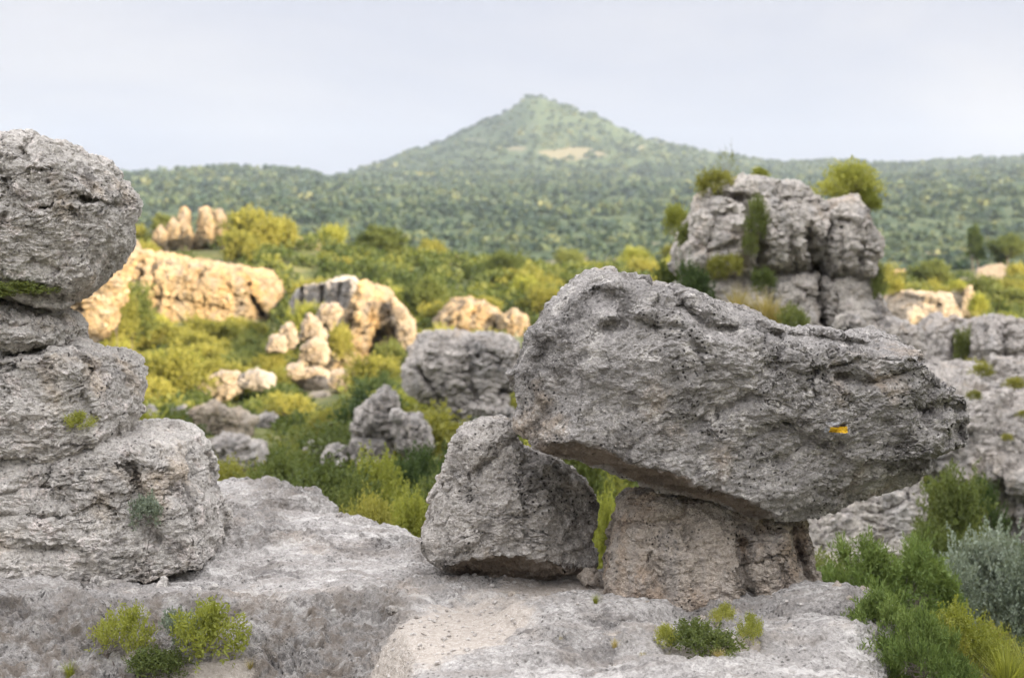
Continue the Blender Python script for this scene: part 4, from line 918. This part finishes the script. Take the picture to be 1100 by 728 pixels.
# scattered scrub, counted bushes
LAB = {
    'yg': ('yellow green bush in the sunlit scrub of the hillside', 'yellow green bushes of the hillside scrub'),
    'mg': ('mid green leafy bush in the scrub of the hillside', 'green bushes of the hillside scrub'),
    'dg': ('dark green bush in the scrub of the hillside', 'dark bushes of the hillside scrub'),
    'lm': ('bright lime bush in the scrub of the hillside', 'lime bushes of the hillside scrub'),
    'sv': ('dull silvery bush in the scrub of the hillside', 'silvery bushes of the hillside scrub')}
rs = np.random.RandomState(77)
placed = []
tries = 0
while len(placed) < 290 and tries < 14000:
    tries += 1
    Y = math.exp(rs.uniform(math.log(17), math.log(150)))
    px = rs.uniform(-60, 1180)
    if rs.rand() < 0.55: Y = rs.uniform(34, 98); px = rs.uniform(60, 480)
    x = (px - 550) / FP * Y; z = zt(x, Y)
    w = rs.uniform(1.5, 3.0) * (0.8 if Y < 28 else 1.0) * (1.25 if Y > 85 else 1.0); h = w * rs.uniform(0.6, 0.85)
    pb = HORIZON + (2 - z) * FP / Y; hp = h * FP / Y; wp = w * FP / Y
    if px > 640 and Y < 30: continue
    ok = True
    for pl, ry in ROCKS:
        if ry < Y - 1.0 * (ry > 20) - 0.0: 
            if ry > 20 and in_poly(px, pb - 1, pl) and Y < ry + 3: ok = False; break
            continue
        for fx, fy in [(u_, v_) for u_ in (-.42, -.28, -.14, 0, .14, .28, .42) for v_ in (.2, .5, .75, .95) if u_ * u_ * 5 + v_ * v_ < 1.25]:
            if pb - fy * hp < max(v_[1] for v_ in pl) - (0.12 if ry < 80 else 0.32) * (max(v_[1] for v_ in pl) - min(v_[1] for v_ in pl)) and in_poly(px + fx * wp, pb - fy * hp, pl): ok = False; break
        if not ok: break
    if not ok: continue
    if any(abs(px - a) < 0.2 * (wp + e) and abs(pb - b) < 0.14 * (hp + g) for a, b, e, g in placed): continue
    placed.append((px, pb, wp, hp))
    sunny = (Y > 46 and px < 420) or Y > 75
    r = rs.rand()
    kind = ('yg' if r < .58 else 'mg' if r < .74 else 'lm' if r < .93 else 'dg') if sunny else ('mg' if r < .42 else 'dg' if r < .54 else 'sv' if r < .66 else 'yg' if r < .84 else 'lm')
    key = {'yg': 'yg%d', 'mg': 'mg%d', 'dg': 'dg%d', 'lm': 'lm%d', 'sv': 'sv1'}[kind]
    if '%d' in key: key = key % rs.randint(0, 2 if kind == 'lm' else 3)
    plant(key, 'shrub', LAB[kind][0], 'shrub', x, Y, z - 0.1, w, h, LAB[kind][1])
print('bushes', len(placed), tries)

# low ground cover between the bushes, one mass
n = 7000
Y = np.exp(rs.uniform(math.log(11.5), math.log(175), n)); px = rs.uniform(-120, 1220, n)
x = (px - 550) / FP * Y; z = terrain(x, Y)
def in_poly_v(x, y, poly):
    ins = np.zeros(len(x), bool)
    for (x1, y1), (x2, y2) in zip(poly, poly[1:] + poly[:1]):
        ins ^= ((y1 > y) != (y2 > y)) & (x < (x2 - x1) * (y - y1) / (y2 - y1 + 1e-12) + x1)
    return ins
hid = np.zeros(n, bool)
for pl, ry in ROCKS:
    for up in (0.3, 0.6, 0.9):
        ty = HORIZON + (2 - z - up * np.clip(Y / 45, .5, 2.2)) * FP / Y; ys_ = [v_[1] for v_ in pl]
        hid |= in_poly_v(px, ty, pl) & (Y < ry + 1) & (ty < max(ys_) - (0.12 if ry < 80 else 0.3) * (max(ys_) - min(ys_)))
keepi = ~hid | (px > 640) & (Y < 30)
Y, px, x, z = Y[keepi], px[keepi], x[keepi], z[keepi]; n = len(Y)
m = 64
d = unit(rs.normal(size=(n, m, 3))); d[..., 2] = np.abs(d[..., 2])
sz = rs.uniform(0.25, 0.75, n) * np.clip(Y / 45, 0.55, 2.2)
pos = d * (rs.uniform(0.6, 1.1, (n, m, 1))) * np.array([1, 1, 0.8]) * sz[:, None, None] + np.stack([x, Y, z], 1)[:, None]
sd = unit(d + 0.6 * rs.normal(size=d.shape) + np.array([0, 0, 0.4])).reshape(-1, 3)
V0 = leaves(rs, np.zeros((n * m, 3)), sd, 0.1, 3, 0.17, 0.05).reshape(n, m, 12, 3) * np.clip(Y / 45, 0.5, 2.4)[:, None, None, None] + pos[:, :, None]
tintg = np.repeat(np.clip(rs.beta(1.5, 1.5, n)[:, None] * 0.7 + 0.3 * rs.uniform(0, 1, (n, m)), 0, 1).ravel(), 12)
uc = link('undergrowth', mesh_np('undergrowth', V0.reshape(-1, 3), qfaces(n * m * 12), [leaf_mat('undergrowth_leaves', (DG[1], MG[0], MG[1], YG[1]), 0.4, 0.0)], smooth=False, attrs={'tint': tintg}))
tag(uc, 'low green scrub carpeting the slope between the bushes', 'undergrowth', kind='stuff')

# far woods, one mass of small crowns
def forest(n, y0, y1, size, seed):
    rs = np.random.RandomState(seed)
    Y = np.exp(rs.uniform(math.log(y0), math.log(y1), n)); px = rs.uniform(-250, 1350, n)
    x = (px - 550) / FP * Y
    dens = perlin(np.stack([x / 60, Y / 90, 0 * x], 1)) + 0.5 * perlin(np.stack([x / 18, Y / 25, 0 * x + 5], 1))
    k = dens > rs.uniform(-0.8, 0.45, n)
    pq = proj(np.stack([x, Y, terrain(x, Y)], 1))
    g = lambda a, b, e, f: np.exp(-((pq[:, 0] - a) / e) ** 2 - ((pq[:, 1] - b) / f) ** 2)
    k &= ~((Y > 1900) & (g(615, 165, 40, 6) + g(560, 160, 25, 4) * .7 + g(690, 158, 20, 4) * .7 + g(515, 150, 22, 5) * .7 > rs.uniform(0.25, 0.9, n)))
    Y, x = Y[k], x[k]; n = len(Y); z = terrain(x, Y)
    m = 26
    d = unit(rs.normal(size=(n, m, 3))); d[..., 2] = np.abs(d[..., 2]) * 1.1 - 0.25
    s = size * (0.45 + 1.2 * rs.beta(1.3, 2.6, n)) * np.clip(Y / 700, 0.5, 2.0)
    rr = (0.72 + 0.5 * rs.rand(n, m))[..., None]
    c = d * rr * np.array([1.0, 1.0, 0.8]) + np.array([0, 0, 0.55])
    a = unit(rs.normal(size=(n, m, 3)) + 0.2 * d); b2 = unit(np.cross(d + 0.5 * rs.normal(size=(n, m, 3)), a))
    hw = 0.40 * rs.uniform(0.6, 1.3, (n, m, 1))
    V = np.stack([c - a * hw - b2 * hw * .6, c + a * hw - b2 * hw * .6, c + a * hw * .7 + b2 * hw, c - a * hw * .7 + b2 * hw], 2)
    V = V * s[:, None, None, None] + np.stack([x, Y, z], 1)[:, None, None]
    tint = np.repeat(np.clip(0.75 * np.clip(rs.beta(1.1, 2.0, n) + 0.3 * perlin(np.stack([x / 45, Y / 80, 0 * x + 9], 1)) + 0.35 * perlin(np.stack([x / 160, Y / 240, 0 * x + 2], 1)), 0, 1)[:, None] + 0.3 * rs.rand(n, m), 0, 1).ravel(), 4)
    return V.reshape(-1, 3), tint
Va, ta = forest(19000, 230, 1500, 2.5, 1); Vb, tb = forest(27000, 1300, 3000, 2.2, 2)
V = np.concatenate([Va, Vb]); tt = np.concatenate([ta, tb])
tag(link('forest', mesh_np('forest', V, qfaces(len(V)), [M['far']], smooth=False, attrs={'tint': tt})), 'far evergreen woods covering the valley and the peaked mountain', 'forest', kind='stuff')

# ------------------------------------------------------------------ ruin and house
def slab(pts, y0, y1):
    """thick wall from a front outline of (x, z)"""
    n = len(pts)
    V = [(a, y0, b) for a, b in pts] + [(a, y1, b) for a, b in pts]
    return V, n
import bmesh
def prism(name, pts, y0, y1, mat, parent=None, loc=(0, 0, 0)):
    bm = bmesh.new()
    A = [bm.verts.new((a, y0, b)) for a, b in pts]; B = [bm.verts.new((a, y1, b)) for a, b in pts]
    n = len(pts)
    bm.faces.new(A); bm.faces.new(B[::-1])
    for i in range(n): bm.faces.new((A[i], B[i], B[(i + 1) % n], A[(i + 1) % n])[::-1])
    bmesh.ops.recalc_face_normals(bm, faces=bm.faces)
    bmesh.ops.triangulate(bm, faces=bm.faces)
    me = bpy.data.meshes.new(name); bm.to_mesh(me); bm.free(); me.materials.append(mat)
    return link(name, me, loc, parent)
RYr = 150.0; u = RYr / FP; rb = P(1072, 318, RYr)
ruin = bpy.data.objects.new('ruined_house', None); COL.objects.link(ruin); ruin.location = rb
tag(ruin, 'roofless stone ruin with a small dark window under the cypresses', 'ruin')
def q(*pp): return [((a - 1072) * u, (318 - b) * u) for a, b in pp]
prism('front_wall', q((1047, 322), (1047, 298), (1050, 289), (1056, 287), (1060, 285), (1060, 296), (1060, 302), (1064, 302), (1064, 296), (1060, 296), (1060, 285), (1068, 284), (1076, 283), (1080, 286), (1086, 288), (1091, 294), (1097, 300), (1098, 322)), 0.0, 0.6, M['wall'], ruin)
prism('side_wall', q((1047.2, 322), (1047.2, 299), (1053, 299), (1053, 322)), 0.61, 5.0, M['wall'], ruin)
prism('side_wall', q((1092, 322), (1092, 305), (1097.8, 305), (1097.8, 322)), 0.61, 5.0, M['wall'], ruin)
HY = 330.0; u2 = HY / FP; hb = P(966, 308, HY)
house = bpy.data.objects.new('house', None); COL.objects.link(house); house.location = hb
tag(house, 'distant low house with a pinkish tiled roof among trees', 'house')
def q2(*pp): return [((a - 966) * u2, (308 - b) * u2) for a, b in pp]
prism('wall', q2((953, 310), (953, 299), (979, 299), (979, 310)), 0, 5, M['wall'], house)
bmv = [(-3.3, -0.5, 1.9), (3.2, -0.5, 1.9), (3.2, 2.5, 3.9), (-3.0, 2.5, 3.9), (-3.3, 5.5, 1.9), (3.2, 5.5, 1.9), (3.2, 2.5, 1.7), (-3.3, 2.5, 1.7)]
me = bpy.data.meshes.new('roof'); me.from_pydata(bmv, [], [(0, 1, 2, 3), (3, 2, 5, 4), (0, 3, 4, 7), (1, 6, 5, 2), (0, 7, 6, 1), (4, 5, 6, 7)]); me.materials.append(M['roof']); me.update()
link('roof', me, parent=house)

# ------------------------------------------------------------------ gravel on the dirt, fallen twig
rs = np.random.RandomState(9)
Vs, Fs, k = [], [], 0
bV, bF = cubesphere(2)
cand = np.stack([rs.uniform(-1.0, 1.6, 3000), rs.uniform(6.7, 9.0, 3000)], 1)
zc, dc, _rg = ledge_z(cand[:, 0], cand[:, 1])
sel = np.where(dc + 0.22 > rs.uniform(0.1, 0.95, 3000))[0][:520]
for i in sel:
    s = 0.004 + 0.014 * rs.rand() ** 4
    v = bV * (1 + 0.25 * rs.normal(size=(len(bV), 1))) * np.array([1, rs.uniform(.7, 1.2), .7]) * s
    Vs.append(v + np.array([cand[i, 0], cand[i, 1], zc[i] + 0.004])); Fs.append(bF + k); k += len(bV)
tag(link('gravel', mesh_np('gravel', np.concatenate(Vs), np.concatenate(Fs), [plain('gravel_stone', (0.26, 0.23, 0.20), (0.44, 0.41, 0.375), 25)], smooth=False)), 'loose pale gravel on the dirt patch', 'gravel', kind='stuff')
x0, y0, z0 = on_ledge(428, 681); x1, y1, z1 = on_ledge(458, 690)
tv, tf = tubes([([(x0, y0, z0 + .012), ((x0 + x1) / 2 + .01, (y0 + y1) / 2, (z0 + z1) / 2 + .022), (x1, y1, z1 + .012)], [.003, .0035, .002])])
tag(link('twig', mesh_np('twig', tv, tf, [M['bark']])), 'thin fallen twig lying on the tan dirt', 'twig')

# ------------------------------------------------------------------ air
hz, t, out = new_mat('haze_air')
vol = t.new('ShaderNodeVolumePrincipled'); vol.inputs['Color'].default_value = (0.74, 0.87, 1.0, 1)
vol.inputs['Density'].default_value = 0.00009; vol.inputs['Anisotropy'].default_value = 0.2
t.l.new(vol.outputs[0], out.inputs['Volume'])
hzb = [(sx * 3700.0, sy * 3700.0, zq) for zq in (float(gz.min()) - 1.5, float(gz.max()) + 12) for sx, sy in ((-1, -1), (1, -1), (1, 1), (-1, 1))]
me = bpy.data.meshes.new('haze'); me.from_pydata(hzb, [], [(3, 2, 1, 0), (4, 5, 6, 7), (0, 1, 5, 4), (1, 2, 6, 5), (2, 3, 7, 6), (3, 0, 4, 7)]); me.materials.append(hz); me.update()
tag(link('haze', me), 'thin pale evening haze over the valley', None, kind='stuff')

# ------------------------------------------------------------------ light
SUN = np.array([0.80, -0.60, 0.0]); ELEV = math.radians(14)
to_sun = Vector((SUN[0] * math.cos(ELEV), SUN[1] * math.cos(ELEV), math.sin(ELEV)))
sl = bpy.data.lights.new('sun', 'SUN'); sl.energy = 5.0; sl.angle = math.radians(0.5); sl.color = (1.0, 0.79, 0.52)
so = bpy.data.objects.new('sun', sl); COL.objects.link(so); so.rotation_euler = to_sun.to_track_quat('Z', 'Y').to_euler()
w = bpy.data.worlds.new('World'); S.world = w; w.use_nodes = True
t = NT(w.node_tree); t.n.clear()
sky = t.new('ShaderNodeTexSky', sky_type='NISHITA'); sky.sun_disc = False
sky.sun_elevation = ELEV; sky.sun_rotation = math.atan2(SUN[0], SUN[1]); sky.air_density = 1.0; sky.dust_density = 2.5; sky.ozone_density = 1.0
hs = t.new('ShaderNodeHueSaturation'); hs.inputs['Saturation'].default_value = 0.45; t.put(hs.inputs['Color'], sky.outputs[0])
tc = t.new('ShaderNodeTexCoord')
cl = t.noise(t.vmul(tc.outputs['Generated'], (1.0, 1.0, 3.0)), 2.2, 5, 0.5, 0.4)
veil = t.mix(t.rng(cl, 0.35, 0.7), (3.95, 4.1, 4.95), (5.15, 5.05, 5.4))
# an even veil of high cloud, brighter overhead than at the horizon
sep = t.new('ShaderNodeSeparateXYZ'); t.put(sep.inputs[0], tc.outputs['Generated'])
el = t.math('MAXIMUM', sep.outputs[2], 0.0)
vv = t.new('ShaderNodeVectorMath', operation='SCALE'); t.put(vv.inputs[0], t.mix(t.rng(el, 0.25, 0.5), veil, (4.72, 4.72, 5.0))); t.put(vv.inputs['Scale'], t.rng(el, 0.25, 0.75, 0.43, 2.5))
bg = t.new('ShaderNodeBackground'); bg.inputs['Strength'].default_value = 0.1
t.put(bg.inputs['Color'], t.mix(0.94, hs.outputs[0], vv.outputs[0]))
ow = t.new('ShaderNodeOutputWorld'); t.l.new(bg.outputs[0], ow.inputs['Surface'])

# ------------------------------------------------------------------ render settings
S.render.engine = 'CYCLES'
S.cycles.use_denoising = True
try: S.cycles.denoiser = 'OPENIMAGEDENOISE'
except Exception: pass
S.cycles.max_bounces = 6; S.cycles.diffuse_bounces = 3; S.cycles.glossy_bounces = 2; S.cycles.transmission_bounces = 4; S.cycles.volume_bounces = 0
S.cycles.use_adaptive_sampling = True
S.view_settings.view_transform = 'Standard'; S.view_settings.look = 'None'
S.view_settings.exposure = 1.72; S.view_settings.gamma = 1.0; S.view_settings.use_curve_mapping = False
S.render.resolution_x = 1024; S.render.resolution_y = 677
